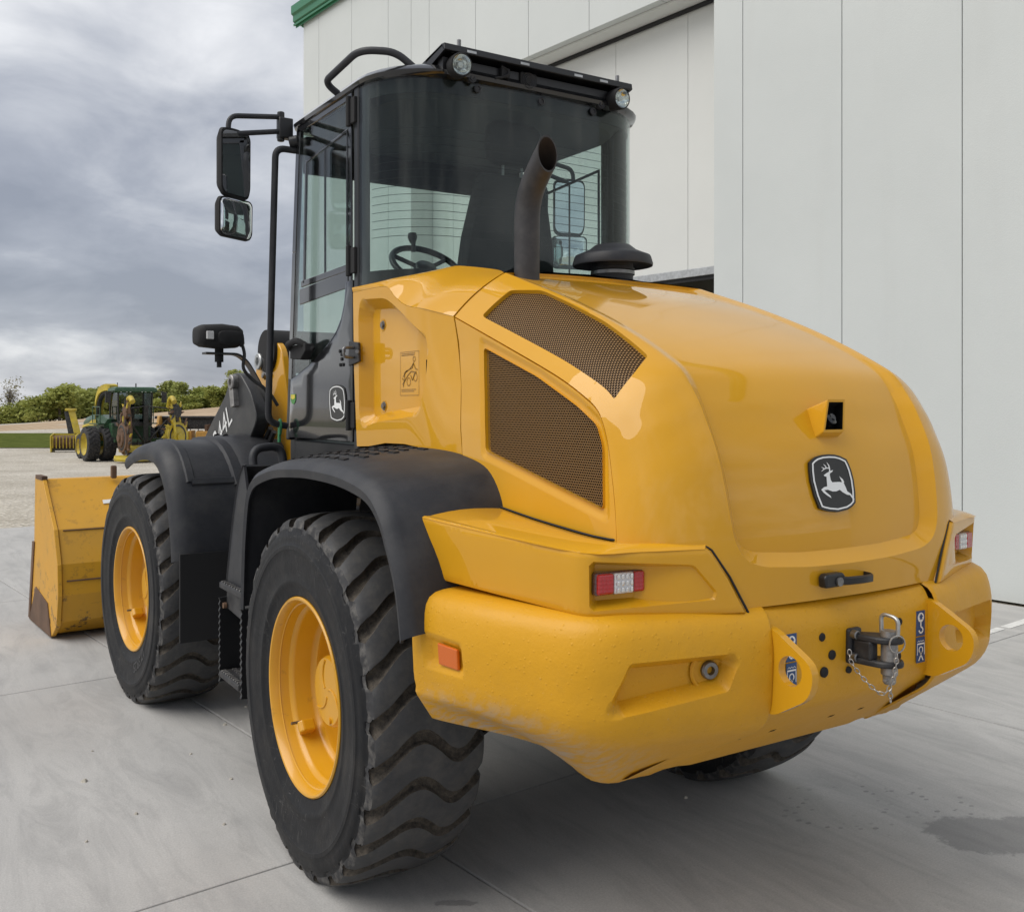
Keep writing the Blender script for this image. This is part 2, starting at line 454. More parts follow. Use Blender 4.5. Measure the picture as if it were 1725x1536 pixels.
def glass(name, tint, refl_rough=0.0, dirt=0.0, ior=1.33):
    t = MT(name); tr = t.n('ShaderNodeBsdfTransparent'); tr.inputs[0].default_value = tint+(1,)
    gl = t.n('ShaderNodeBsdfGlossy'); gl.inputs['Roughness'].default_value = refl_rough; gl.inputs['Color'].default_value = (1, 1, 1, 1)
    fr = t.n('ShaderNodeFresnel'); geo = t.n('ShaderNodeNewGeometry')      # same reflectance on both faces of the pane
    t.l(t.math('MULTIPLY_ADD', geo.outputs['Backfacing'], 1/ior-ior, ior), fr.inputs[0])
    mx = t.n('ShaderNodeMixShader'); t.l(fr.outputs[0], mx.inputs[0]); t.l(tr.outputs[0], mx.inputs[1]); t.l(gl.outputs[0], mx.inputs[2])
    last = mx.outputs[0]
    if dirt:
        df = t.n('ShaderNodeBsdfDiffuse'); df.inputs[0].default_value = (0.42, 0.40, 0.37, 1)
        v = t.vm('MULTIPLY', t.co, (16, 16, 1.3))
        sep = t.n('ShaderNodeSeparateXYZ'); t.l(t.co, sep.inputs[0])
        f = t.math('MULTIPLY', t.ramp(t.noise(1.0, 7, 0.6, v), 0.54, 0.74), dirt)
        f = t.math('MULTIPLY', f, t.ramp(t.noise(1.1, 2), 0.38, 0.62))
        m2 = t.n('ShaderNodeMixShader'); t.l(f, m2.inputs[0]); t.l(last, m2.inputs[1]); t.l(df.outputs[0], m2.inputs[2]); last = m2.outputs[0]
    t.l(last, t.o.inputs[0]); MATS[name] = t.m; return t.m
glass('cab_glass', (0.82, 0.875, 0.86), dirt=0.06)
glass('door_glass', (0.80, 0.86, 0.85), dirt=0.04)
glass('far_glass', (0.45, 0.5, 0.5))
def lens(name, tint, rough=0.12):
    t = MT(name); t.set(col=tint, rough=rough, coat=0.8, crough=0.03)
    h = t.math('ADD', t.voro(95, vec=t.vm('MULTIPLY', t.co, (1, 1, 1)), rnd=0.1), 0)
    t.bump(h, 0.8, 0.004); MATS[name] = t.m
lens('red_lens', (0.42, 0.006, 0.010)); lens('clear_lens', (0.62, 0.62, 0.62), 0.08); lens('dark_lens', (0.1, 0.05, 0.05))

def perforated(name):
    t = MT(name)
    sep = t.n('ShaderNodeSeparateXYZ'); t.l(t.co, sep.inputs[0])
    cmb = t.n('ShaderNodeCombineXYZ'); t.l(t.math('MULTIPLY', sep.outputs[1], 1/0.0085), cmb.inputs[0])
    t.l(t.math('MULTIPLY', sep.outputs[2], 1/0.01472), cmb.inputs[1])
    def cell(off):
        v = t.vm('FRACTION', t.vm('ADD', cmb.outputs[0], off)); v = t.vm('SUBTRACT', v, (0.5, 0.5, 0))
        return t.vm('LENGTH', t.vm('MULTIPLY', v, (1, 1.73, 0)))
    d = t.math('MINIMUM', cell((0, 0, 0)), cell((0.5, 0.5, 0)))
    hole = t.ramp(d, 0.43, 0.38)
    tr = t.n('ShaderNodeBsdfTransparent'); mx = t.n('ShaderNodeMixShader')
    t.set(col=(0.25, 0.135, 0.04), rough=0.45)
    t.l(hole, mx.inputs[0]); t.l(t.b.outputs[0], mx.inputs[1]); t.l(tr.outputs[0], mx.inputs[2]); t.l(mx.outputs[0], t.o.inputs[0])
    MATS[name] = t.m
perforated('perforated_sheet')

def rubber(name, dust, wear):
    t = MT(name)
    n = t.noise(7, 8, 0.7); c = t.mix(t.ramp(n, 0.3, 0.7), (0.040, 0.041, 0.044), (0.070, 0.071, 0.073))
    c = t.mix(t.math('MULTIPLY', t.ramp(t.noise(16, 8, 0.75), 0.45, 0.75), dust), c, (0.17, 0.15, 0.12))
    if wear:   # fine scrapes on the sidewall
        c = t.mix(0.80, c, (0.004, 0.0045, 0.006))
        sc = t.ramp(t.noise(1.0, 3, 0.5, t.vm('MULTIPLY', t.co, (9, 85, 12)), dist=1.8), 0.655, 0.675)
        s2 = t.ramp(t.noise(1.0, 3, 0.5, t.vm('MULTIPLY', t.vm('ADD', t.co, (0, 3.1, 1.7)), (9, 14, 95)), dist=2.2), 0.665, 0.685)
        m = t.math('MULTIPLY', t.math('MAXIMUM', sc, s2), t.ramp(t.noise(3.5, 3, 0.6), 0.42, 0.62))
        c = t.mix(t.math('MULTIPLY', m, 0.5), c, (0.13, 0.125, 0.12))
        c = t.mix(t.math('MULTIPLY', t.ramp(t.noise(5, 7, 0.7), 0.5, 0.75), 0.16), c, (0.13, 0.115, 0.095))
    t.set(col=c, rough=t.math('MULTIPLY_ADD', t.noise(12, 6, 0.7), 0.25, 0.40 if wear else 0.5), spec=0.18 if wear else 0.35)
    t.bump(t.math('ADD', t.noise(60, 5, 0.6), t.math('MULTIPLY', t.noise(9, 4, 0.6), 1.5)), 0.25, 0.004); MATS[name] = t.m
rubber('tyre_sidewall', 0.06, True); rubber('tyre_tread', 0.30, False)
t = MT('groove_dirt'); t.set(col=t.mix(t.ramp(t.noise(38, 8, 0.75), 0.32, 0.68), (0.022, 0.020, 0.018), (0.125, 0.105, 0.082)), rough=0.95)
t.bump(t.noise(90, 5, 0.7), 0.7, 0.008); MATS['groove_dirt'] = t.m
simple('shoulder_rubber', (0.030, 0.030, 0.032), 0.7, var=0.35, vscale=14, bump=0.5, bscale=40, dust=0.55)

# setting
def concrete(name):
    t = MT(name)
    geo = t.n('ShaderNodeNewGeometry'); P = geo.outputs['Position']
    big = t.ramp(t.noise(0.55, 7, 0.6, P), 0.3, 0.7); c = t.mix(big, (0.42, 0.412, 0.395), (0.56, 0.55, 0.53))
    dir_ = t.vm('MULTIPLY', P, (5.0, 1.1, 1)); sm = t.ramp(t.noise(1.0, 10, 0.74, dir_, 1.1), 0.46, 0.66)
    c = t.mix(t.math('MULTIPLY', sm, 0.52), c, (0.29, 0.286, 0.282))
    lt = t.ramp(t.noise(2.4, 10, 0.78, t.vm('MULTIPLY', P, (1.3, 3.2, 1)), 1.2), 0.60, 0.80)
    c = t.mix(t.math('MULTIPLY', lt, 0.60), c, (0.60, 0.59, 0.57))
    # tyre tracks along the apron
    fine = t.noise(140, 5, 0.75, P); c = t.mix(t.math('MULTIPLY', t.ramp(fine, 0.38, 0.72), 0.50), c, (0.23, 0.225, 0.215))
    spk = t.ramp(t.noise(34, 7, 0.8, P), 0.56, 0.74); c = t.mix(t.math('MULTIPLY', spk, 0.35), c, (0.25, 0.245, 0.235))
    trk = t.ramp(t.noise(1.0, 5, 0.6, t.vm('MULTIPLY', P, (7.0, 0.22, 1)), 0.3), 0.46, 0.70); c = t.mix(t.math('MULTIPLY', trk, 0.22), c, (0.27, 0.27, 0.272))
    bro = t.ramp(t.noise(1.0, 3, 0.6, t.vm('MULTIPLY', P, (3, 240, 1))), 0.45, 0.7)
    c = t.mix(t.math('MULTIPLY', bro, 0.09), c, (0.25, 0.25, 0.25))
    # damp patch and splashes by the rear of the machine
    def ell(c0, ru, rv):
        dlt = t.vm('SUBTRACT', P, c0); a_ = t.vm('DOT_PRODUCT', dlt, (0.844/ru, -0.537/ru, 0)); b_ = t.vm('DOT_PRODUCT', dlt, (0.537/rv, 0.844/rv, 0))
        return t.math('SQRT', t.math('ADD', t.math('MULTIPLY', a_, a_), t.math('MULTIPLY', b_, b_)))
    wob = t.math('MULTIPLY_ADD', t.noise(6, 6, 0.7, P), 0.9, -0.45)
    dp = ell((1.37, -1.21, 0), 0.33, 0.19)
    wet = t.ramp(t.math('ADD', dp, t.math('MULTIPLY', wob, 1.5)), 1.02, 0.90)
    ds = ell((1.15, -0.80, 0), 0.50, 0.42)
    sv_ = t.voro(15, vec=t.vm('ADD', t.vm('MULTIPLY', P, (1, 1.5, 0)), t.vm('MULTIPLY', P, (0, 0, 0))))
    gate = t.ramp(t.noise(1.9, 3, 0.6, P), 0.44, 0.56)
    sp = t.math('MULTIPLY', t.ramp(t.math('ADD', sv_, t.math('MULTIPLY', wob, 0.25)), 0.24, 0.17), t.math('MULTIPLY', t.ramp(ds, 1.05, 0.75), gate))
    oil = t.ramp(t.math('ADD', ell((-0.73, -0.51, 0), 0.13, 0.035), t.math('MULTIPLY', t.noise(14, 5, 0.7, P), 1.6)), 1.45, 1.30)
    wet = t.math('MAXIMUM', t.math('MAXIMUM', wet, sp), oil)
    c = t.mix(t.math('MULTIPLY', wet, 0.50), c, (0.13, 0.13, 0.132))
    t.set(col=c, rough=t.math('SUBTRACT', t.math('MULTIPLY_ADD', big, 0.12, 0.70), t.math('MULTIPLY', wet, 0.10)), spec=0.35)
    t.bump(t.math('ADD', fine, t.math('MULTIPLY', t.noise(18, 5, 0.6, P), 0.8)), 0.16, 0.004); MATS[name] = t.m
concrete('concrete')
simple('joint_filler', (0.10, 0.098, 0.094), 0.95, var=0.5, vscale=20)
t = MT('gravel'); v = t.n('ShaderNodeTexVoronoi'); v.inputs['Scale'].default_value = 16; t.l(t.co, v.inputs['Vector'])
c = t.mix(t.ramp(t.noise(0.22, 6, 0.65), 0.35, 0.65), (0.40, 0.36, 0.29), (0.60, 0.555, 0.475))
c = t.mix(t.ramp(t.noise(0.8, 8, 0.75, t.vm('MULTIPLY', t.co, (1, 0.35, 1))), 0.5, 0.75), c, (0.36, 0.32, 0.26))
hsv = t.n('ShaderNodeSeparateColor'); t.l(v.outputs['Color'], hsv.inputs[0])
c = t.mix(t.math('MULTIPLY', hsv.outputs[0], 0.5), c, (0.27, 0.24, 0.19)); c = t.mix(t.math('MULTIPLY', t.ramp(hsv.outputs[1], 0.75, 1), 0.6), c, (0.78, 0.74, 0.66))
t.set(col=c, rough=0.95); t.bump(v.outputs['Distance'], 0.9, 0.03); MATS['gravel'] = t.m
t = MT('grass'); c = t.mix(t.ramp(t.noise(0.9, 8, 0.75), 0.35, 0.65), (0.05, 0.07, 0.018), (0.13, 0.15, 0.04))
c = t.mix(t.math('MULTIPLY', t.ramp(t.noise(2, 8, 0.8), 0.5, 0.8), 0.5), c, (0.20, 0.19, 0.07)); t.set(col=c, rough=1.0, spec=0.0); t.bump(t.noise(6, 6, 0.8), 0.5, 0.05); MATS['grass'] = t.m
t = MT('stubble'); c = t.mix(t.ramp(t.noise(0.15, 8, 0.7), 0.3, 0.7), (0.36, 0.27, 0.185), (0.52, 0.41, 0.29))
w_ = t.n('ShaderNodeTexWave', wave_type='BANDS', bands_direction='X'); w_.inputs['Scale'].default_value = 0.35; w_.inputs['Distortion'].default_value = 2.5; t.l(t.co, w_.inputs['Vector'])
c = t.mix(t.math('MULTIPLY', w_.outputs[1], 0.25), c, (0.30, 0.215, 0.14)); c = t.mix(t.math('MULTIPLY', t.ramp(t.noise(3, 8, 0.8), 0.5, 0.75), 0.5), c, (0.60, 0.50, 0.36))
t.set(col=c, rough=1.0, spec=0.0); MATS['stubble'] = t.m
def wallmat(name, a, b):
    t = MT(name); c = t.mix(t.ramp(t.noise(0.5, 6, 0.6), 0.3, 0.7), a, b)
    st = t.ramp(t.noise(1.0, 6, 0.65, t.vm('MULTIPLY', t.co, (2.5, 2.5, 0.25))), 0.55, 0.8); c = t.mix(t.math('MULTIPLY', st, 0.10), c, (0.42, 0.41, 0.38))
    t.set(col=c, rough=0.6, spec=0.35); t.bump(t.noise(70, 4, 0.6), 0.35, 0.004); MATS[name] = t.m
wallmat('wall_panel', (0.565, 0.592, 0.578), (0.61, 0.637, 0.622)); wallmat('door_panel', (0.63, 0.64, 0.615), (0.68, 0.69, 0.66))
simple('joint_dark', (0.34, 0.35, 0.35), 0.9)
simple('seal_and_seam_shade', (0.012, 0.012, 0.013), 0.7)
simple('interior_beige', (0.42, 0.38, 0.31), 0.8)
def leafmat(name, a, b):
    t = MT(name); oi = t.n('ShaderNodeObjectInfo'); n = t.ramp(t.noise(1.3, 5, 0.7), 0.3, 0.7); c = t.mix(n, a, b)
    c = t.mix(t.math('MULTIPLY', oi.outputs['Random'], 0.35), c, tuple(x*0.55 for x in a)); t.set(col=c, rough=0.7, spec=0.2)
    tl = t.n('ShaderNodeBsdfTranslucent'); t.l(c, tl.inputs[0]); mx = t.n('ShaderNodeMixShader'); mx.inputs[0].default_value = 0.3
    t.l(t.b.outputs[0], mx.inputs[1]); t.l(tl.outputs[0], mx.inputs[2]); t.l(mx.outputs[0], t.o.inputs[0]); MATS[name] = t.m
leafmat('leaf_green', (0.29, 0.33, 0.075), (0.46, 0.48, 0.15)); leafmat('leaf_dark', (0.20, 0.25, 0.06), (0.35, 0.39, 0.11))
leafmat('leaf_pale', (0.32, 0.37, 0.10), (0.45, 0.46, 0.17)); leafmat('leaf_tan', (0.28, 0.26, 0.14), (0.38, 0.34, 0.2))
simple('bark', (0.22, 0.19, 0.15), 0.9, var=0.3)
simple('harvester_green', (0.012, 0.065, 0.022), 0.45, coat=0.2, var=0.2, dust=0.22)
simple('harvester_yellow', (0.50, 0.38, 0.03), 0.55, var=0.25, vscale=3, dust=0.35)
simple('harvester_black', (0.018, 0.018, 0.018), 0.6, dust=0.25)
simple('rust_brown', (0.13, 0.075, 0.045), 0.8, var=0.4, vscale=3)
simple('head_orange', (0.50, 0.27, 0.06), 0.6, var=0.2)
simple('far_tyre', (0.022, 0.022, 0.024), 0.85, dust=0.3)
simple('paint_line', (0.66, 0.655, 0.63), 0.8, var=0.2, vscale=9)
simple('pebble', (0.45, 0.42, 0.36), 0.9, var=0.3)
def mt(n): return MATS[n]
# ------------------------------------------------------------------ the setting
WD = Vector((-0.10858, 0.99409, 0)); WN = Vector((-0.99409, -0.10858, 0))     # along the wall, out of the wall
WP = Vector((5.844, 1.322, 0))
def wl(s, o, z): return WP+WD*s+WN*o+Vector((0, 0, z))                           # s along wall, o towards the yard, z
UX = -WN; UY = WD                                                                # slab axes
def smooth01(x): x = max(0.0, min(1.0, x)); return x*x*(3-2*x)
# terrain: one sheet to the horizon, gently falling away from the apron, rising to a field beyond
AO = Vector((-0.636, 0.135, 0))                                                  # a joint crossing on the apron
FW = Vector((math.sin(0.56666), math.cos(0.56666), 0)); RT = Vector((math.cos(0.56666), -math.sin(0.56666), 0))
def view_pt(x, d, z=0.0):                                                       # yard frame: d metres ahead, x metres right of the photographer
    p = Vector((-2.3955, -3.4752, 0))+FW*d+RT*x; p.z = z; return p
def field_z(x, d):
    """height of the land in the yard frame"""
    z = -0.02-1.02*smooth01((d-12.0)/36.0)
    far = max(-2.1, min(2.0, 1.52+(x+41.5)*0.095))
    return z+(far-z)*smooth01((d-96)/54.0)
def grid_land(name, d0, d1, nd, x0f, x1f, nx, m, dz, kind='structure'):
    g = G(); rows = []
    for i in range(nd+1):
        d = d0+(d1-d0)*i/nd; a, b = x0f(d), x1f(d)
        rows.append([view_pt(a+(b-a)*k/nx, d, field_z(a+(b-a)*k/nx, d)+dz) for k in range(nx+1)])
    g.loft(rows)
    o = g.obj(name, m, smooth=60); tag(o, kind=kind); return o
base = G(); R = []
for i, d in enumerate((-400, -120, -40, -12, 0, 6, 12, 18, 24, 30, 36, 42, 48, 60, 75, 92, 110, 130, 150, 170, 220, 400, 900)):
    R.append([view_pt(x, d, field_z(x, d)-0.06) for x in (-900, -400, -200, -120, -90, -70, -55, -40, -25, -10, 10, 40, 80, 160, 400, 900)])
base.loft(R); tag(base.obj('ground', mt('gravel'), smooth=60), kind='structure')
grid_land('gravel_yard', -60, 63.5, 70, lambda d: -70, lambda d: 60, 60, mt('gravel'), -0.005)
grid_land('grass_strip', 63.0, 104, 14, lambda d: -130, lambda d: 50, 30, mt('grass'), 0.03)
grid_land('stubble_field', 100, 240, 40, lambda d: -200, lambda d: 90, 50, mt('stubble'), 0.06)

# concrete apron: joint filler bed and separate slabs
AE = 11.7                                                                        # apron ends this far along the slab rows
rotA = Matrix.Translation(AO) @ Matrix.Rotation(math.atan2(-UY.x, UY.y), 4, 'Z')
bed = G().box(-9.6, 6.50, -12, AE-0.02, -0.30, -0.010, rotA)
apron = bed.obj('concrete_apron', mt('joint_filler'), smooth=0); tag(apron, kind='structure')
ys = [-12, -9.06, -6.04, -3.02, 0.0, 3.02, 6.04, 9.06, AE]
xs = [-9.6, -6.4, -3.2, 0.0, 3.2, 6.46]
for i in range(len(xs)-1):
    for j in range(len(ys)-1):
        jt = 0.0035
        g = G().box(xs[i]+jt, xs[i+1]-jt, ys[j]+jt, ys[j+1]-jt, -0.20, 0.0, rotA)
        g.obj('concrete_slab', mt('concrete'), apron, smooth=0, bevel=0.006, seg=2)
# worn white paint mark near the building
g = G()
for a, b, w in ((0, 0.34, 0.07), (0.40, 0.82, 0.085)):
    p0 = Vector((4.47, 0.86, 0.004)); u = Vector((0.99, 0.11, 0)); v = Vector((-0.11, 0.99, 0))
    g.prism([p0+u*a+v*-w*0.5, p0+u*b+v*-w*0.45, p0+u*b+v*w*0.5, p0+u*a+v*w*0.4], (0, 0, -0.003))
tag(g.obj('painted_line', mt('paint_line'), smooth=0), kind='structure')

# ---- machine shed
shed = empty('machine_shed', wl(6, -6, 0))
tag(shed, 'pale grey panelled machine shed with green roof edge and tall recessed door', 'building')
shed_inv = Matrix.Translation(-Vector(shed.location))
def sx(v): return Vector(v)-Vector(shed.location)
def wbox(s0, s1, o0, o1, z0, z1):
    g = G(); P = [wl(s, o, z) for s in (s0, s1) for o in (o0, o1) for z in (z0, z1)]
    return g.add(P, [(0, 2, 3, 1), (4, 5, 7, 6), (0, 1, 5, 4), (2, 6, 7, 3), (0, 4, 6, 2), (1, 3, 7, 5)])
EAVE = 8.98; END = 13.36; D0, D1, DH = 3.38, 9.6, 6.50
jn = [-7.95, -6.73, -5.51, -4.29, -3.07, -1.85, -0.68, 0.54, 1.76, 2.98, 3.38]
for a, b in zip(jn, jn[1:]):
    wbox(a+0.004, b-(0.004 if b != D0 else 0), -0.12, 0, 0.0, EAVE).obj('wall_panel', mt('wall_panel'), shed, xf=sx, smooth=0, bevel=0.004)
jh = [3.38, 4.20, 5.42, 6.64, 7.86, 9.08, 9.6]
for a, b in zip(jh, jh[1:]):
    wbox(a+(0.004 if a != D0 else 0.001), b-0.004, -0.12, 0, DH, EAVE).obj('wall_panel', mt('wall_panel'), shed, xf=sx, smooth=0, bevel=0.004)
for a, b in zip([9.6, 10.30, 11.52, 12.74], [10.30, 11.52, 12.74, END]):
    wbox(a+0.004, b-0.004, -0.12, 0, 0.0, EAVE).obj('wall_panel', mt('wall_panel'), shed, xf=sx, smooth=0, bevel=0.004)
wbox(-7.95, END-0.02, -0.17, -0.125, 0.0, DH-0.01).obj('backing', mt('joint_dark'), shed, xf=sx, smooth=0) if False else None
g = wbox(-7.95, D0-0.01, -0.20, -0.125, 0.0, EAVE-0.02); wb = wbox(D0+0.0, D1, -0.20, -0.125, DH+0.02, EAVE-0.02); g.add(wb.v, wb.f)
wb = wbox(D1+0.01, END-0.02, -0.20, -0.125, 0.0, EAVE-0.02); g.add(wb.v, wb.f)
g.obj('joint_backing', mt('joint_dark'), shed, xf=sx, smooth=0)
# opening: soffit, jambs, seal, the raised door in panels
wbox(D0, D1, -0.45, -0.122, DH-0.03, DH).obj('door_soffit', mt('door_panel'), shed, xf=sx, smooth=0)
wbox(D0-0.03, D0, -0.45, -0.005, 0.0, DH-0.001).obj('door_jamb', mt('door_panel'), shed, xf=sx, smooth=0)
wbox(D1, D1+0.03, -0.45, -0.005, 0.0, DH-0.001).obj('door_jamb', mt('door_panel'), shed, xf=sx, smooth=0)
wbox(D0, D1, -0.40, -0.37, DH-0.085, DH-0.031).obj('door_seal', mt('seal_and_seam_shade'), shed, xf=sx, smooth=0, bevel=0.01)
DB = 3.34
for a, b in zip([D0+0.004, 4.13, 5.36, 6.58, 7.80, 9.02], [4.13, 5.36, 6.58, 7.80, 9.02, D1-0.004]):
    wbox(a+0.003, b-0.003, -0.50, -0.42, DB, DH-0.033).obj('door_panel', mt('door_panel'), shed, xf=sx, smooth=0, bevel=0.003)
wbox(D0+0.01, D1-0.01, -0.53, -0.505, DB, DH-0.05).obj('door_backing', mt('joint_dark'), shed, xf=sx, smooth=0)
wbox(D0+0.006, D1-0.006, -0.51, -0.405, DB-0.10, DB-0.002).obj('door_bottom_rail', mt('galvanised'), shed, xf=sx, smooth=0, bevel=0.005)
wbox(D0+0.006, D1-0.006, -0.48, -0.44, DB-0.15, DB-0.10).obj('door_bottom_seal', mt('seal_and_seam_shade'), shed, xf=sx, smooth=0)
# shell of the building behind
wbox(-7.95, END, -9.0, -8.9, 0, EAVE).obj('back_wall', mt('interior_beige'), shed, xf=sx, smooth=0)
wbox(-8.05, -7.96, -9.0, -0.002, 0, EAVE).obj('end_wall', mt('wall_panel'), shed, xf=sx, smooth=0)
wbox(END-0.11, END-0.01, -8.9, -0.122, 0, EAVE-0.002).obj('end_wall', mt('wall_panel'), shed, xf=sx, smooth=0)
wbox(-7.9, END-0.15, -8.85, -0.25, -0.05, 0.003).obj('shed_floor', mt('concrete'), shed, xf=sx, smooth=0)
g = G(); P = [wl(s, o, z) for s in (-8.15, END+0.22) for o, z in ((0.10, EAVE+0.02), (-4.5, EAVE+1.1), (-9.1, EAVE+0.02), (-9.1, EAVE-0.02), (-4.5, EAVE+1.04), (0.10, EAVE-0.02))]
g.add(P, [(0, 1, 7, 6), (1, 2, 8, 7), (2, 3, 9, 8), (3, 4, 10, 9), (4, 5, 11, 10), (5, 0, 6, 11), (0, 5, 4, 1), (1, 4, 3, 2), (6, 7, 10, 11), (7, 8, 9, 10)])
g.obj('roof', mt('roof_trim_green'), shed, xf=sx, smooth=0)
# moulded eave trim
tr = [(0.005, -0.02), (0.06, -0.06), (0.06, 0.02), (0.12, 0.05), (0.12, 0.16), (0.16, 0.19), (0.16, 0.34), (0.005, 0.36)]
g = G(); g.loft([[wl(s, o, EAVE+z) for o, z in tr] for s in (-8.15, END+0.20)], closed=True, cap=True)
g.obj('eave_trim', mt('roof_trim_green'), shed, xf=sx, smooth=0)
tr2 = [(END+0.005, -0.04), (END+0.07, -0.06), (END+0.07, 0.05), (END+0.20, 0.10), (END+0.20, 0.33), (END+0.005, 0.355)]
g = G(); g.loft([[wl(s, o, EAVE+z) for s, z in tr2] for o in (-4.0, 0.003)], closed=True, cap=True)
g.obj('gable_trim', mt('roof_trim_green'), shed, xf=sx, smooth=0)
# ------------------------------------------------------------------ the wheel loader
L = empty('wheel_loader'); tag(L, 'yellow wheel loader with black cab and fenders on the concrete apron', 'wheel loader')
ART = 0.0632867; HY = 1.31628; cA, sA = math.cos(ART), math.sin(ART)
def fx(p): x, y = p[0], p[1]-HY; return Vector((cA*x-sA*y, sA*x+cA*y+HY, p[2]))
Y, YCAST, YW, YR = mt('yellow_gloss'), mt('yellow_cast'), mt('yellow_worn'), mt('yellow_rim')
BP, BG, BS, BM = mt('black_plastic'), mt('black_gloss'), mt('black_satin'), mt('black_matt')
def both(g, name, m, parent, **k):
    a = g.obj(name, m, parent, **k); b = mobj(name, g.v, g.f, m, parent, mirror=True, **k); return a, b
def gp(vf): g = G(); g.add(*vf); return g

# ---- chassis
G().box(-0.40, 0.40, -1.10, 1.25, 0.66, 1.20).obj('rear_frame', mt('black_steel'), L, smooth=0, bevel=0.02)
G().box(-0.50, 0.50, -1.18, 0.36, 1.201, 1.80).obj('engine_bay_light_block', mt('dark_void'), L, smooth=0)  # plain dark box added inside the hood to block light
G().cyl((-0.72, 0, 0.64), (0.72, 0, 0.64), 0.13, 24).obj('rear_axle', mt('black_steel'), L)
G().cyl((-0.72, 2.6326, 0.64), (0.72, 2.6326, 0.64), 0.13, 24).obj('front_axle', mt('black_steel'), L, xf=fx)
G().box(-0.38, 0.38, 1.50, 3.05, 0.48, 1.15).obj('front_frame', mt('black_steel'), L, smooth=0, bevel=0.02, xf=fx)
G().cyl((0, HY, 0.50), (0, HY, 1.20), 0.16, 20).obj('articulation_joint', mt('black_steel'), L)

# ---- wheels: rim > tyre, hub_cover, valve
NL, PIT = 27, 2*math.pi/27
def tread_shift(t):     # zigzag of the groove across the tread, radians at r=.66
    k = [Vector((a, 0, 0)) for a in (0, .030, .066, .094, .096, .070, .032, .022, .050, .080)]
    return -crom(k, t*9).x/0.66*1.1
def make_tyre():
    fr = [0.0, 0.032, 0.09, 0.20, 0.272, 0.305, 0.40, 0.55, 0.70, 0.85, 0.95]
    dep = [0.0, 0.021, 0.026, 0.026, 0.021, 0.0, -0.001, -0.0025, -0.0025, -0.0015, -0.0005]
    gm = [1, 1, 1, 1, 1, 0, 0, 0, 0, 0, 0]
    NW = 26; rows = []; rk = []
    rnd = random.Random(3); jag = [rnd.uniform(-1, 1) for _ in range(NL*len(fr))]
    side = [(.2045, .628, 2), (.209, .612, 2), (.2125, .598, 3), (.2165, .594, 3), (.2195, .570, 3), (.2205, .553, 3), (.2240, .549, 3), (.2245, .535, 3), (.2215, .531, 3),
            (.2205, .500, 3), (.2165, .462, 3), (.2105, .428, 3), (.2125, .424, 3), (.2115, .412, 3), (.2055, .404, 3), (.1985, .382, 3), (.194, .362, 3), (.178, .350, 3)]
    def prof(h, r): rows.append((h, r)); return
    v = []; f = []; fm = []; nc = NL*len(fr)
    spec = [('s', -h, r, k) for h, r, k in reversed(side)]+[('t', -0.199+0.398*i/NW, 0, 0) for i in range(NW+1)]+[('s', h, r, k) for h, r, k in side]
    for kind, h, r0, k in spec:
        t = (0.199-h)/0.398 if kind == 't' else (0 if h > 0 else 1)
        sh = tread_shift(max(0, min(1, t)))
        for L_ in range(NL):
            for j, q in enumerate(fr):
                wq = q
                if kind == 't':
                    e = min(t, 1-t); wide = 1+0.45*max(0, 1-e/0.16)
                    if j <= 5: wq = 0.1525+(q-0.1525)*wide
                    r = 0.662-0.019*(abs(h)/0.199)**3.0-dep[j]*(1+0.35*max(0, 1-e/0.10)); hh = h
                    if e < 0.02: hh = h*(1+0.012*jag[L_*len(fr)+j]); r -= 0.004+0.004*jag[L_*len(fr)+j]
                else:
                    r = r0; hh = h
                    if k == 2: r -= dep[j]*0.55; hh = h+0.003*jag[L_*len(fr)+j]*(1 if h > 0 else -1)
                a = (L_+wq)*PIT+sh
                z = r*math.sin(a); y = r*math.cos(a); x = -hh
                if z < -0.640:
                    x *= 1+0.25*(-0.640-z)/0.022*(abs(hh)/0.22); z = -0.640
                v.append((x, y, z))
    R_ = len(spec)
    for i in range(R_-1):
        for c in range(nc):
            d = (c+1) % nc; f.append((i*nc+c, (i+1)*nc+c, (i+1)*nc+d, i*nc+d))
            if spec[i][0] == 't' and spec[i+1][0] == 't': fm.append(gm[c % len(fr)])
            else: fm.append(max(spec[i][3], spec[i+1][3]))
    o = mobj('tyre', v, [q[::-1] for q in f], None, None, smooth=38)
    for n in ('tyre_tread', 'groove_dirt', 'shoulder_rubber', 'tyre_sidewall'): o.data.materials.append(mt(n))
    o.data.polygons.foreach_set('material_index', fm); return o
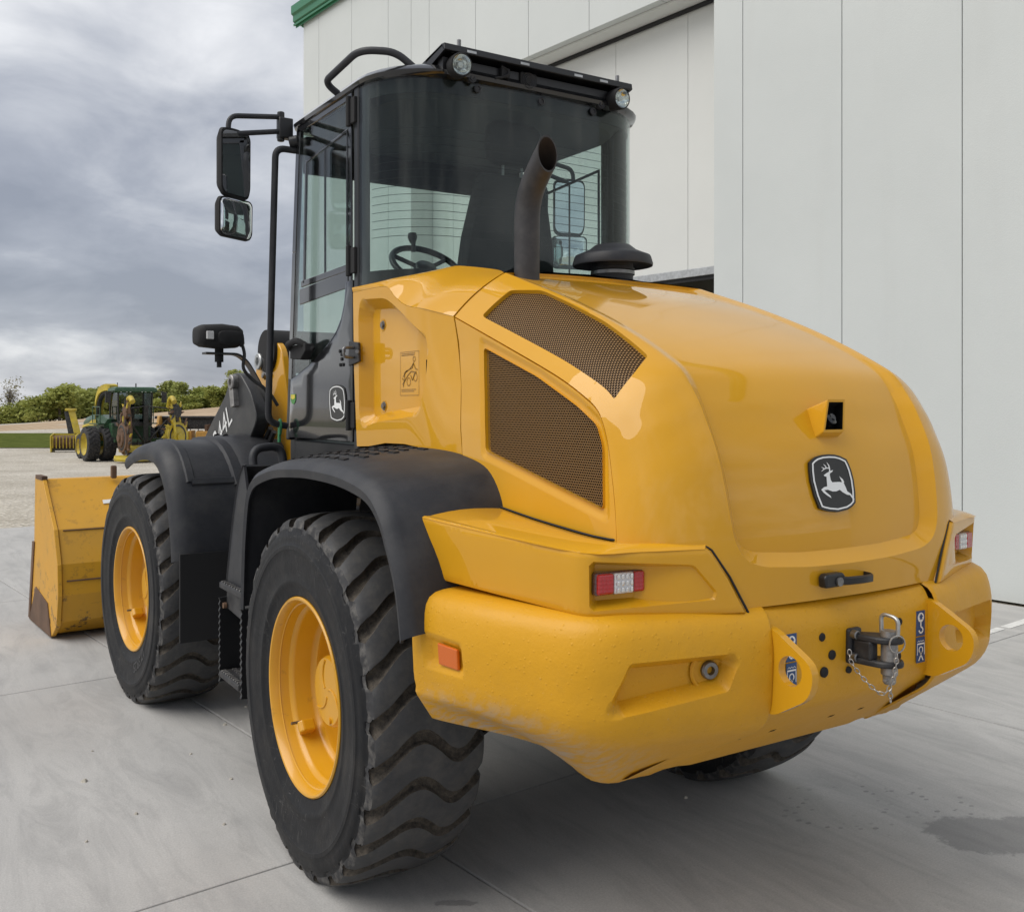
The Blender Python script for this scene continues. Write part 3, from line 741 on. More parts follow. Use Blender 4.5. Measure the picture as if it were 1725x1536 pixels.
def make_wheel():
    g = G()
    g.lathe([(.330, .165), (.352, .178), (.3585, .186), (.3590, .196), (.354, .2005), (.347, .199), (.341, .190), (.334, .168), (.330, .148), (.326, .130), (.313, .122), (.309, .110),
             (.305, .05), (.299, .035), (.286, .028), (.282, .015), (.276, -.06), (.258, -.085), (.20, -.085), (.19, -.07), (.185, -.04), (.0001, -.04)], (0, 0, 0), (-1, 0, 0), 72)
    w = g.obj('wheel', YR, L, smooth=40)
    ty = make_tyre(); ty.parent = w
    h = G(); h.lathe([(.135, -.05), (.130, .085), (.122, .098), (.0001, .100)], (0, 0, 0), (-1, 0, 0), 48)
    for k in range(3):          # curved relief ribs on the cover
        a0 = k*2.094+0.5; pts = [(-0.100, (0.02+0.095*i/8)*math.cos(a0+0.9*i/8), (0.02+0.095*i/8)*math.sin(a0+0.9*i/8)) for i in range(9)]
        h.tube(pts, 0.004, 6)
    h.cyl((-0.095, -0.03, -0.10), (-0.106, -0.03, -0.10), 0.012, 12); h.obj('hub_cover', YR, w, smooth=40)
    a = math.radians(323); g = G()
    pc = Vector((-0.10, 0.302*math.cos(a), 0.302*math.sin(a))); pin = Vector((0, math.cos(a), math.sin(a)))
    g.prism([pc+Vector((dx, 0, 0))+pin*dr for dx, dr in ((0.03, 0.01), (-0.02, 0.01), (-0.035, -0.03), (-0.02, -0.045), (0.03, -0.045))], pin.cross(Vector((1, 0, 0)))*0.045)
    g.obj('valve_guard', YR, w, smooth=0, bevel=0.006)
    G().tube([pc+pin*-0.02, pc+pin*-0.02+Vector((-0.055, 0, 0))], 0.006, 8).obj('valve_stem', mt('bolt_steel'), w)
    return w
wheel0 = make_wheel()
def place_wheel(w, loc, rz, spin=0):
    w.location = loc; w.rotation_euler = (0, 0, rz)
def copy_tree(o, parent):
    c = o.copy(); COL.objects.link(c); c.parent = parent
    for ch in list(o.children): copy_tree(ch, c)
    return c
wheels = [wheel0]+[copy_tree(wheel0, L) for _ in range(3)]
place_wheel(wheels[0], (-0.90, 0, 0.64), 0); place_wheel(wheels[1], (0.90, 0, 0.64), math.pi)
place_wheel(wheels[2], fx((-0.90, 2.6326, 0.64)), ART); place_wheel(wheels[3], fx((0.90, 2.6326, 0.64)), math.pi+ART)
for w in wheels:
    w['label'] = 'yellow deep dish wheel with worn wide lug tyre'

# ---- lettering
def text_geo(s, size, shear=0.0):
    cu = bpy.data.curves.new('t', 'FONT'); cu.body = s; cu.size = size; cu.shear = shear; cu.resolution_u = 3
    o = bpy.data.objects.new('t', cu); COL.objects.link(o)
    dg = bpy.context.evaluated_depsgraph_get(); me = bpy.data.meshes.new_from_object(o.evaluated_get(dg))
    v = [tuple(p.co) for p in me.vertices]; f = [tuple(p.vertices) for p in me.polygons]
    bpy.data.objects.remove(o); bpy.data.curves.remove(cu); bpy.data.meshes.remove(me); return v, f
# moulded size marking low on the front tyre
tv, tf = text_geo('17.5R25', 0.075)
simple('moulded_letter', (0.030, 0.031, 0.034), 0.4)
def sidewall_letters(a0):
    o = []
    for x, y, z in tv:
        a = a0+x/0.445; r = 0.445+y-0.02; hh = .2150+(r-.43)*0.10+0.0032 if r < .50 else .222+0.003
        o.append((-hh, r*math.cos(a), r*math.sin(a)))
    return o
mobj('size_marking', sidewall_letters(math.radians(219)), tf, mt('moulded_letter'), wheels[2].children[0], smooth=0)

# ---- engine hood
HA = [(0, -.30, 2.215), (0, -.74, 2.095), (0, -.98, 2.005), (0, -1.14, 1.937), (0, -1.275, 1.872), (0, -1.365, 1.82), (0, -1.43, 1.75), (0, -1.475, 1.675), (0, -1.53, 1.545), (0, -1.565, 1.335), (0, -1.565, 1.15)]
HB = [(-.48, -.42, 2.185), (-.48, -.74, 2.08), (-.48, -.98, 1.99), (-.48, -1.14, 1.92), (-.48, -1.27, 1.855), (-.48, -1.35, 1.807), (-.48, -1.405, 1.74), (-.48, -1.445, 1.675), (-.475, -1.50, 1.545), (-.455, -1.535, 1.335), (-.42, -1.54, 1.15)]
HC = [(-.66, -.365, 2.02), (-.665, -.70, 1.904), (-.675, -1.014, 1.795), (-.68, -1.167, 1.729), (-.684, -1.235, 1.69), (-.688, -1.27, 1.645), (-.692, -1.295, 1.59), (-.698, -1.315, 1.53), (-.708, -1.343, 1.44), (-.72, -1.366, 1.338), (-.735, -1.39, 1.15)]
HA, HB, HC = [[Vector(p) for p in q] for q in (HA, HB, HC)]
HM = []
for k, e_ in enumerate((.012, .014, .018, .025, .032, .038, .042, .044, .044, .042, .04)):
    t = smooth01((k-2)/5); d = Vector((-.6, -.1, .8))*(1-t)+Vector((-.7, -.7, .05))*t
    HM.append((HB[k]+HC[k])/2+d.normalized()*e_)
US, VS = 0.2, 0.48
def hoodS(a, b):
    u = a/US; v = b/VS; sg = -1 if v > 0 else 1; v = abs(v); B_ = crom(HB, u)
    if v <= 1:
        A_ = crom(HA, u); P = A_+(B_-A_)*(v*v); P.x = B_.x*v
    else:
        t = v-1; m = crom(HM, u); c = crom(HC, u); q = 2*m-0.5*(B_+c); P = B_*(1-t)**2+q*(2*t*(1-t))+c*t*t
    return Vector((P.x*sg, P.y, P.z))
def uv(u, v): return (u*US, v*VS)
UG = [uv(.398, -1.256), uv(.77, -1.048), uv(2.2, -1.06), uv(3.907, -1.139), uv(4.2, -1.42), uv(4.454, -1.771), uv(2.5, -1.80), uv(.389, -1.809)]
UG = pround(UG, 0.02)
UGm = [(a, -b) for a, b in UG]
rec = [uv(-1, -.985), uv(9.0, -.985), uv(9.28, -.93), uv(9.40, -.80), uv(9.47, -.4), uv(9.48, 0), uv(9.47, .4), uv(9.40, .80), uv(9.28, .93), uv(9.0, .985), uv(-1, .985)]
dome = lambda p: 0.25+0.75*smooth01((p[0]/US-3.0)/5.0)
outer = [uv(0, -1.995), uv(2, -1.995), uv(4, -1.995), uv(6, -1.995), uv(8, -1.995), uv(10, -1.995), uv(10, -1), uv(10, 0), uv(10, 1), uv(10, 1.995), uv(5, 1.995), uv(0, 1.995), uv(0, 1), uv(0, 0), uv(0, -1)]
vf = patch(hoodS, outer, feats=[(rec, -0.040, 0.040, dome, 0.05)], holes=[UG, UGm], lines=[[uv(0.01, -1), uv(9.99, -1)], [uv(0.01, 1), uv(9.99, 1)]], step=0.022, flange=0.012, hole_depth=0.016, ref=(0, -.6, .8))
hood = gp(vf).obj('engine_hood', Y, L, smooth=33)
hoodn = lambda a, b: (hoodS(a+.001, b)-hoodS(a-.001, b)).cross(hoodS(a, b+.001)-hoodS(a, b-.001)).normalized()
ns = 1 if hoodn(*uv(8, 0)).y < 0 else -1
for P_ in (UG, UGm):
    vf = patch(lambda a, b: hoodS(a, b)-hoodn(a, b)*ns*0.014, poff(P_, -0.004), step=0.03, flange=0)
    gp(vf).obj('upper_grille', mt('perforated_sheet'), hood, smooth=60)

# ---- hood side panels with the lower grille
ZX = [(2.06, -.658), (2.02, -.66), (1.904, -.665), (1.795, -.675), (1.729, -.68), (1.69, -.684), (1.645, -.688), (1.59, -.692), (1.53, -.698), (1.44, -.708), (1.338, -.72), (1.15, -.735)]
def sidex(z):
    for (a, xa), (b, xb) in zip(ZX, ZX[1:]):
        if a >= z >= b: return xa+(xb-xa)*(a-z)/(a-b)
    return ZX[0][1] if z > ZX[0][0] else ZX[-1][1]
sideS = lambda y, z: Vector((sidex(z)+0.001, y, z))
cpts = [(p.y, p.z) for p in [crom(HC, i/3) for i in range(0, 28)]]
outer = [(y, z-0.004) for y, z in cpts]+[(-1.366, 1.334), (-0.78, 1.372), (-0.735, 1.402), (-0.69, 1.437), (-0.62, 1.470), (-0.53, 1.492), (-0.495, 1.50), (-0.462, 1.62), (-0.44, 1.78), (-0.40, 1.93)]
LG = [(-.575, 1.900), (-.637, 1.552), (-1.295, 1.414), (-1.278, 1.520), (-1.268, 1.590), (-1.236, 1.648), (-1.14, 1.699), (-.915, 1.792)]
LG0 = LG; LG = pround(LG, 0.018)
vf = patch(sideS, outer, feats=[(poff(LG0, -0.026), -0.007, 0.010, None, 0.03)], holes=[LG], step=0.028, flange=0.012, hole_depth=0.02, ref=(-1, 0, 0))
a, b = both(gp(vf), 'side_panel', Y, L, smooth=40)
vf = patch(lambda y, z: sideS(y, z)+Vector((0.012, 0, 0)), poff(LG, -0.004), step=0.05, flange=0, flip=True)
gp(vf).obj('lower_grille', mt('perforated_sheet'), a, smooth=60); mobj('lower_grille', vf[0], vf[1], mt('perforated_sheet'), b, smooth=60, mirror=True)
# dark sheet added under the hood so no light leaks through
G().add([hoodS(*uv(u, v))+Vector((0.0, 0.0, 0.0))-hoodn(*uv(u, v))*ns*0.055 for u in (0.1, 1, 2, 3, 4, 5, 6, 7, 8, 9, 10) for v in (-1.95, -1.5, -1.0, 0, 1.0, 1.5, 1.95)],
        [(i*7+k, i*7+k+1, (i+1)*7+k+1, (i+1)*7+k) for i in range(10) for k in range(6)]).obj('hood_light_block', mt('dark_void'), L)

# ---- fixed cowl between hood and cab: side face with a deep recess, and the shoulder above it
RID = [(-.663, -.358, 2.023), (-.695, -.20, 2.060), (-.700, -.06, 2.085), (-.703, .03, 2.125), (-.705, .10, 2.170), (-.705, .20, 2.180), (-.705, .44, 2.182)]
TOPC = [(-.483, -.414, 2.187), (-.445, -.30, 2.213), (-.455, -.10, 2.248), (-.480, .0, 2.256), (-.575, .13, 2.225), (-.655, .27, 2.196), (-.688, .44, 2.190)]
RID = [Vector(p) for p in RID]; TOPC = [Vector(p) for p in TOPC]
def cowlx(y, z):
    # the panel bellies out towards the seam
    return -(0.705-0.050*smooth01((-0.05-y)/0.45)*smooth01((z-1.45)/0.6)-0.010*smooth01((-0.2-y)/0.3))
cowlS = lambda y, z: Vector((cowlx(y, z), y, z))
rd = [(p.y, p.z-0.001) for p in [crom(RID, i/3) for i in range(19)]]
outer = rd+[(.43, 1.86), (.415, 1.70), (.40, 1.53), (.28, 1.535), (.12, 1.553), (-.05, 1.555), (-.22, 1.543), (-.38, 1.518), (-.487, 1.498), (-.452, 1.62), (-.428, 1.78), (-.386, 1.93)]
rc = ([(.385, 2.085), (.36, 2.145), (.12, 2.13), (.0, 2.075), (-.13, 2.00), (-.215, 1.955), (-.215, 1.82), (-.165, 1.665), (-.05, 1.655), (.20, 1.635), (.34, 1.61), (.375, 1.66)])
vf = patch(cowlS, outer, feats=[(rc, -0.050, 0.040, None, 0.05)], step=0.026, roll=0.0, flange=0.02, ref=(-1, 0, 0))
g = gp(vf)
rows = []
for i in range(25):
    t = i/4.0; a_, b_ = crom(RID, t), crom(TOPC, t); row = []
    for k in range(9):
        s_ = k/8; p = a_.lerp(b_, s_); bl = (0.012+0.008*min(1, i/4))*math.sin(math.pi*s_); row.append(p+Vector((-0.6, 0, 0.8))*bl)
    rows.append(row)
g.loft(rows); g.loft([[p+Vector((.012, .012, -.022)) for p in rows[0]], rows[0]]); cw, cwr = both(g, 'side_cowl', Y, L, smooth=50)
def cowl_bits(parent, mir):
    k = dict(mirror=mir)
    for y, z in ((.245, 2.032), (.235, 1.70)):
        q = G(); x0 = cowlx(y, z)+0.052
        q.lathe([(.030, -.004), (.028, .0), (.020, .001), (.018, -.003)], (x0-0.002, y, z), (-1, 0, 0), 20); q.lathe([(.0001, -.012), (.017, -.012), (.017, .001), (.024, .002)], (x0-.002, y, z), (-1, 0, 0), 20)
        q.obj('bolt_cup', Y, parent, **k)
        q = G(); q.cyl((x0-0.001, y, z), (x0-0.012, y, z), 0.013, 6); q.cyl((x0, y, z), (x0-0.006, y, z), 0.018, 14); q.obj('bolt', mt('bolt_steel'), parent, smooth=30, **k)
    q = G(); pts = [Vector((cowlx(-.160, z)+0.046, -.145-(1.89-z)*0.02, z)) for z in (1.875, 1.80, 1.74)]
    q.tube(pts, 0.0075, 8); q.obj('vent_slot', mt('dark_void'), parent, **k)
cowl_bits(cw, False); cowl_bits(cwr, True)
# operating pictogram decal on the recess floor: thin printed frame, text rules and a small machine with a driver
g = G()
def dl(a, b, w=0.0016):
    (y0, z0), (y1, z1) = a, b; d = Vector((0, y1-y0, z1-z0)).normalized(); n = Vector((0, -d.z, d.y))*w*0.5
    P = [Vector((cowlx(y, z)+0.0485, y, z)) for y, z in (a, b)]
    g.add([P[0]-n, P[1]-n, P[1]+n, P[0]+n], [(0, 1, 2, 3)])
y0, y1, z0, z1 = .085, -.075, 1.742, 1.912
for a_, b_ in (((y0, z0), (y1, z0)), ((y1, z0), (y1, z1)), ((y1, z1), (y0, z1)), ((y0, z1), (y0, z0))): dl(a_, b_, 0.0018)
for zz in (1.905, 1.899, 1.765, 1.758): dl((.075, zz), (.075-0.135*random.uniform(.8, 1), zz), 0.0026)
def dc(cy_, cz_, r, n=10, w=0.003):
    for i in range(n): dl((cy_+r*math.cos(6.283*i/n), cz_+r*math.sin(6.283*i/n)), (cy_+r*math.cos(6.283*(i+1)/n), cz_+r*math.sin(6.283*(i+1)/n)), w)
dc(.012, 1.795, .016); dc(-.045, 1.812, .016); dc(-.035, 1.882, .010)
for s_ in ([(.065, 1.785), (.045, 1.80), (.02, 1.82), (-.01, 1.835), (-.055, 1.83)], [(.06, 1.815), (.035, 1.835), (.0, 1.845), (-.03, 1.865), (-.045, 1.845), (-.062, 1.84)],
           [(.06, 1.775), (.05, 1.80), (.07, 1.81)], [(-.03, 1.87), (-.02, 1.85), (.0, 1.845)], [(.045, 1.80), (.05, 1.83), (.02, 1.84)], [(-.005, 1.82), (-.02, 1.80), (-.05, 1.835)]):
    for a_, b_ in zip(s_, s_[1:]): dl(a_, b_, 0.0045)
g.obj('pictogram', mt('decal_brown'), cw, smooth=0)

# ---- black deck between hood and cab, exhaust, pre-cleaner
g = G(); g.loft([[Vector((x, y, z)) for x, y, z in r] for r in (
    [(-.45, -.285, 2.205), (-.2, -.30, 2.221), (0, -.305, 2.224), (.2, -.30, 2.221), (.45, -.285, 2.205)],
    [(-.45, -.05, 2.225), (-.2, -.05, 2.236), (0, -.05, 2.238), (.2, -.05, 2.236), (.45, -.05, 2.225)],
    [(-.45, .10, 2.23), (-.2, .10, 2.24), (0, .10, 2.24), (.2, .10, 2.24), (.45, .10, 2.23)])]); g.obj('deck_panel', BP, L)
g = G(); 
for sx_ in (-1, 1): g = G(); g.prism([(sx_*.45, -.285, 2.200), (sx_*.45, .10, 2.225), (sx_*.49, .06, 2.195), (sx_*.475, -.40, 2.175)], (0, 0, -0.03)); g.obj('deck_edge', BP, L, smooth=0)
ex = smooth_path([(-.38, -.41, 2.08), (-.38, -.41, 2.26), (-.38, -.412, 2.40), (-.38, -.425, 2.46), (-.38, -.452, 2.51), (-.38, -.492, 2.555), (-.38, -.54, 2.60), (-.38, -.60, 2.655)], 5)
# pipe with an obliquely cut mouth
g = G(); n = 28; r = 0.0475; cutp = Vector((-.38, -.545, 2.60)); cutn = Vector((0.12, -1.0, -0.02)).normalized()
rows = []; rin = []
for i, p in enumerate(ex):
    d = (ex[min(i+1, len(ex)-1)]-ex[max(i-1, 0)]).normalized(); x_ = Vector((1, 0, 0)); x_ = (x_-d*x_.dot(d)).normalized(); y_ = d.cross(x_)
    ring = []; ri = []
    for k in range(n):
        c = math.cos(2*math.pi*k/n); s_ = math.sin(2*math.pi*k/n)
        for rr, lst in ((r, ring), (r-.005, ri)):
            q = p+(x_*c+y_*s_)*rr; dd = (q-cutp).dot(cutn)
            if dd > 0: q = q-d*(dd/d.dot(cutn))
            lst.append(q)
    rows.append(ring); rin.append(ri)
last = []; lin = []
d = (ex[-1]-ex[-2]).normalized(); x_ = Vector((1, 0, 0)); x_ = (x_-d*x_.dot(d)).normalized(); y_ = d.cross(x_)
for k in range(n):
    c = math.cos(2*math.pi*k/n); s_ = math.sin(2*math.pi*k/n)
    for rr, lst in ((r, last), (r-.005, lin)):
        q = ex[-1]+(x_*c+y_*s_)*rr; lst.append(q-d*((q-cutp).dot(cutn)/d.dot(cutn)))
rows.append(last); g.loft(rows, closed=True); g.loft([last, lin], closed=True); pipe = g.obj('exhaust_pipe', mt('exhaust_pipe'), L, smooth=60)
G().loft(list(reversed(rin+[lin])), closed=True).obj('pipe_bore', mt('soot'), pipe, smooth=60)
g = G(); pc0 = (.18, -.21)
g.lathe([(.085, 2.16), (.085, 2.262), (.091, 2.264), (.091, 2.272), (.085, 2.274), (.085, 2.295)], (pc0[0], pc0[1], 0), (0, 0, 1), 36); pcl = g.obj('air_precleaner', BP, L)
g = G(); g.lathe([(.086, 2.293), (.150, 2.285), (.166, 2.282), (.168, 2.290), (.160, 2.318), (.156, 2.325), (.135, 2.333), (.10, 2.348), (.075, 2.368), (.055, 2.372), (.0001, 2.374)], (pc0[0], pc0[1], 0), (0, 0, 1), 40)
g.obj('precleaner_cap', BP, pcl, smooth=40)
G().lathe([(.092, 2.245), (.092, 2.259), (.086, 2.259)], (pc0[0], pc0[1], 0), (0, 0, 1), 36).obj('clamp_band', mt('bolt_steel'), pcl)

# ---- tail: camera housing, emblem, handle
def tail_pt(u, v, off=0.0):
    a, b = uv(u, v); d = -0.040*dome((a, b)) if abs(v) < .9 and u < 9.2 else 0
    N = hoodn(a, b)*ns; return hoodS(a, b)+N*(off+d), N
P, N = tail_pt(7.02, 0.02)
g = G()
bt = [(-.055, .055, .0), (.055, .055, .0), (.060, -.060, .0), (-.060, -.060, .0)]
P0 = P; up = Vector((0, 0.25, 1)).normalized(); rt_ = Vector((1, 0, 0))
def lc(x, z, o): return P0+rt_*x*.84+up*z*.84+N*o*(.84 if o > 0 else 1)
back = [lc(-.055, .050, -.02), lc(.055, .050, -.02), lc(.066, -.070, -.02), (lc(-.066, -.070, -.02))]
frnt = [lc(-.045, .040, .085), lc(.045, .040, .085), lc(.055, -.062, .045), lc(-.055, -.062, .045)]
g.add(back+frnt, [(0, 1, 5, 4), (1, 2, 6, 5), (2, 3, 7, 6), (3, 0, 4, 7)])
fi = [frnt[i].lerp(sum(frnt, Vector())/4, 0.16) for i in range(4)]; dp_ = [p-N*0.035 for p in fi]
g.add(frnt+fi, [(0, 1, 5, 4), (1, 2, 6, 5), (2, 3, 7, 6), (3, 0, 4, 7)])
ch = g.obj('camera_housing', Y, hood, smooth=0, bevel=0.004)
G().add(fi+dp_, [(0, 1, 5, 4), (1, 2, 6, 5), (2, 3, 7, 6), (3, 0, 4, 7), (4, 5, 6, 7)]).obj('camera_recess', mt('dark_void'), hood, smooth=0)
c_ = sum(dp_, Vector())/4; G().lathe([(.020, 0), (.020, .022), (.012, .026), (.0001, .022)], c_, N, 20).obj('camera_lens', BG, hood)

DEER = [(180, 990), (195, 1004), (212, 1006), (207, 1060), (203, 1118), (165, 1126), (128, 1152), (150, 1188), (190, 1226), (232, 1256), (224, 1228), (186, 1190), (163, 1160), (206, 1158), (258, 1182), (300, 1183),
        (345, 1168), (372, 1198), (420, 1230), (455, 1238), (490, 1302), (502, 1290), (468, 1222), (430, 1192), (418, 1140), (402, 1092), (410, 1085), (400, 1050), (362, 1010), (384, 1082), (350, 1076), (270, 1076), (256, 1050),
        (253, 985), (262, 967), (284, 958), (300, 935), (262, 942), (246, 952), (214, 968)]
STROKES = [([(254, 958), (260, 920), (256, 880), (238, 843)], 9), ([(256, 912), (226, 907), (196, 917), (163, 943)], 9), ([(224, 908), (216, 885), (197, 862)], 8), ([(196, 916), (186, 905), (168, 895)], 7)]
SHIELD = [(45, 835), (85, 797), (130, 770), (200, 752), (280, 748), (350, 755), (410, 773), (485, 815), (505, 870), (522, 940), (535, 1060), (532, 1200), (515, 1330), (470, 1372), (410, 1403), (290, 1422), (190, 1405), (130, 1386), (85, 1365), (50, 1220), (30, 1050), (34, 930)]
def emblem(name, at, parent, plate, kx=.000374, kz=.000255):
    """at(x,z,o) -> 3-D point; x right, z up in metres about the centre"""
    def q(p, o): return at((p[0]-283)*kx, -(p[1]-1085)*kz, o)
    base_ = None
    g = G(); sh = resamp(SHIELD, 60); g.add([q(p, .0025) for p in sh]+[q(p, -.004) for p in sh], [tuple(range(len(sh)))[::-1]]+[(i, (i+1) % len(sh), len(sh)+(i+1) % len(sh), len(sh)+i) for i in range(len(sh))])
    base_ = g.obj(name, plate, parent, smooth=0)
    g = G(); a1 = poff(SHIELD, 24); a2 = poff(SHIELD, 42); m = len(a1)
    g.add([q(p, .004) for p in a1]+[q(p, .004) for p in a2], [(i, (i+1) % m, m+(i+1) % m, m+i)[::-1] for i in range(m)])
    g.obj('emblem_border', mt('decal_white'), base_, smooth=0)
    g = G(); tri = geometry.delaunay_2d_cdt([Vector(p) for p in DEER], [(i, (i+1) % len(DEER)) for i in range(len(DEER))], [], 1, 1e-4)
    g.add([q(p, .004) for p in tri[0]], [t for t in tri[2] if pip((sum(tri[0][i].x for i in t)/3, sum(tri[0][i].y for i in t)/3), DEER)])
    for st, w in STROKES:
        st = [Vector(p) for p in st]; A1 = []; A2 = []
        for i, p in enumerate(st):
            d = (st[min(i+1, len(st)-1)]-st[max(i-1, 0)]).normalized(); nn = Vector((-d.y, d.x))*w*(0.75 if i < len(st)-1 else 0.25); A1.append(p+nn); A2.append(p-nn)
        k = len(st); g.add([q(p, .0044) for p in A1+A2], [(i, i+1, k+i+1, k+i) for i in range(k-1)])
    g.obj('emblem_stag', mt('decal_white'), base_, smooth=0)
P1, N1 = tail_pt(8.335, -0.045); up1 = (Vector((0, 0, 1))-N1*N1.z).normalized()
def at_tail(x, z, o): return P1+Vector((1, 0, 0))*x+up1*z+N1*(o+0.005-0.02*x*x)
emblem('stag_emblem', at_tail, hood, mt('decal_black'))

# tail handle
def bt_(x, z, o): return Vector((x, -1.566-o, z))
hc = -0.055
g = G(); g.prism([bt_(hc-.095+.03*0, 1.186, .0), bt_(hc-.02, 1.186, 0), bt_(hc-.005, 1.206, 0), bt_(hc-.02, 1.226, 0), bt_(hc-.088, 1.226, 0), bt_(hc-.098, 1.216, 0)], (0, -.030, 0))
hb = g.obj('tail_handle', BS, hood, smooth=0, bevel=0.008, seg=3)
rows = []
for x, o, hz in ((-.045, .012, .013), (-.01, .035, .012), (.04, .042, .012), (.085, .040, .012), (.098, .030, .013), (.104, .0, .013)):
    rows.append([bt_(hc+x, 1.202+hz*c, o+0.010*s_) for c, s_ in ((1, 0), (.7, .8), (-.7, .8), (-1, 0), (-.7, -.6), (.7, -.6))])
G().loft(rows, closed=True, cap=True).obj('handle_grip', BS, hb, smooth=50)
g = G(); g.cyl(bt_(hc-.042, 1.202, .028), bt_(hc-.042, 1.202, .036), .013, 18); lk = g.obj('lock', mt('bolt_steel'), hb)

# ---- valance panels carrying the tail lamps
PV = [Vector((-1.012, -.745, 0)), Vector((-.857, -1.412, 0)), Vector((-.405, -1.580, 0))]
PVf = fillet(PV, 0.05, 5)
LV = [0]
for a_, b_ in zip(PVf, PVf[1:]): LV.append(LV[-1]+(b_-a_).length)
def pathS(pts, Ls, s, ext=True):
    if s <= 0: d = (pts[1]-pts[0]).normalized(); return pts[0]+d*s, d
    for i in range(len(pts)-1):
        if s <= Ls[i+1] or i == len(pts)-2:
            d = (pts[i+1]-pts[i]); l = d.length; return pts[i]+d*((s-Ls[i])/l), d/l
def valS(s, z):
    p, d = pathS(PVf, LV, s); nrm = Vector((d.y, -d.x, 0))
    if nrm.dot(Vector((-.7, -.7, 0))) < 0: nrm = -nrm
    return Vector((p.x, p.y, z))-nrm*0.06*max(0, 1.30-z)          # face leans in towards the bottom
kS = LV[-1]-(PV[2]-PV[1]).length; eS = LV[-1]
outer = [(0.0, 1.368), (kS*.5, 1.342), (kS, 1.322), (kS+.12, 1.322), (kS+.33, 1.326), (kS+.345, 1.318), (kS+.40, 1.24), (kS+.455, 1.142), (kS+.2, 1.142), (kS, 1.148), (kS*.5, 1.165), (0.03, 1.182)]
lampS = [(kS+.010, 1.298), (kS+.30, 1.280), (kS+.385, 1.185), (kS+.010, 1.166)]
vf = patch(valS, outer, feats=[(lampS, -0.046, 0.016, lambda p: 1.0-0.6*smooth01((p[0]-kS-.05)/.36), 0.012)], step=0.02, roll=0.010, flange=0.05, ref=(-.7, -.7, 0))
# decide orientation by testing first face normal
def orient(vf, ref):
    v, f = vf; s_ = 0
    for t in f[:len(f)//2]:
        n_ = (v[t[1]]-v[t[0]]).cross(v[t[2]]-v[t[0]]); s_ += n_.dot(ref)
    return vf if s_ > 0 else (v, [t[::-1] for t in f])
g = gp(vf)
inner = [Vector((-.725, -.735, 1.378)), Vector((-.735, -1.05, 1.352)), Vector((-.728, -1.352, 1.335)), Vector((-.600, -1.45, 1.332)), Vector((-.510, -1.497, 1.328))]
outr = [valS(0.012, 1.362), valS(kS*.5, 1.338), valS(kS-.01, 1.3185), valS(kS+.15, 1.319), valS(kS+.33, 1.321)]
rows = []
for i in range(17):
    a_, b_ = crom(inner, i/4), crom(outr, i/4); rows.append([a_.lerp(b_, k/6)+Vector((0, 0, 0.010*math.sin(math.pi*k/6))) for k in range(7)])
g.loft(rows)
g.add([valS(0.0, 1.362), valS(0.03, 1.18), Vector((-.74, -.78, 1.18)), Vector((-.725, -.735, 1.378))], [(0, 1, 2, 3)])
val, valr = both(g, 'rear_valance', Y, L, smooth=40)
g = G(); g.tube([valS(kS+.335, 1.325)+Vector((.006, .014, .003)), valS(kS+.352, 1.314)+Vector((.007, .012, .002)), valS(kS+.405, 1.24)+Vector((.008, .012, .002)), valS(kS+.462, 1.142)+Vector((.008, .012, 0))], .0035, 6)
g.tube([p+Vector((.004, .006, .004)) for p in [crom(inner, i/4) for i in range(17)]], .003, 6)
both(g, 'seam_shade', mt('seal_and_seam_shade'), L)  # black strip drawn in for the shadow of the panel seam
# tail lamps
def lamp(parent, mir):
    p, d = pathS(PVf, LV, kS+.015); d = Vector((.985, -.172, 0)); nrm = Vector((-.172, -.985, 0))
    def lp(x, z, o): q = p+d*(x*.90+.016)+nrm*(o-.014); return Vector((q.x, q.y, 1.234+z*.80+0.02*x))
    def slab(x0, x1, z0, z1, o0, o1, name, m, par, bev=0.004):
        g = G(); P_ = [lp(x, z, o) for x in (x0, x1) for o in (o0, o1) for z in (z0, z1)]
        g.add(P_, [(0, 1, 3, 2), (4, 6, 7, 5), (0, 4, 5, 1), (2, 3, 7, 6), (0, 2, 6, 4), (1, 5, 7, 3)])
        return g.obj(name, m, par, smooth=0, bevel=bev, mirror=mir)
    h = slab(-.002, .165, -.038, .038, -.035, .010, 'tail_lamp', mt('dark_lens'), parent, .008)
    slab(.004, .058, -.034, .034, -.02, .018, 'red_lens', mt('red_lens'), h, .006)
    slab(.058, .122, -.034, .034, -.02, .0185, 'clear_lens', mt('clear_lens'), h, .004)
    slab(.122, .160, -.034, .034, -.02, .018, 'red_lens', mt('red_lens'), h, .006)
    for q in (.064, .079, .094, .109):
        for zz in (-.022, 0, .022):
            slab(q, q+.010, zz-.008, zz+.008, .017, .0215, 'lens_facet', mt('reflector'), h, .003)
lamp(val, False); lamp(valr, True)

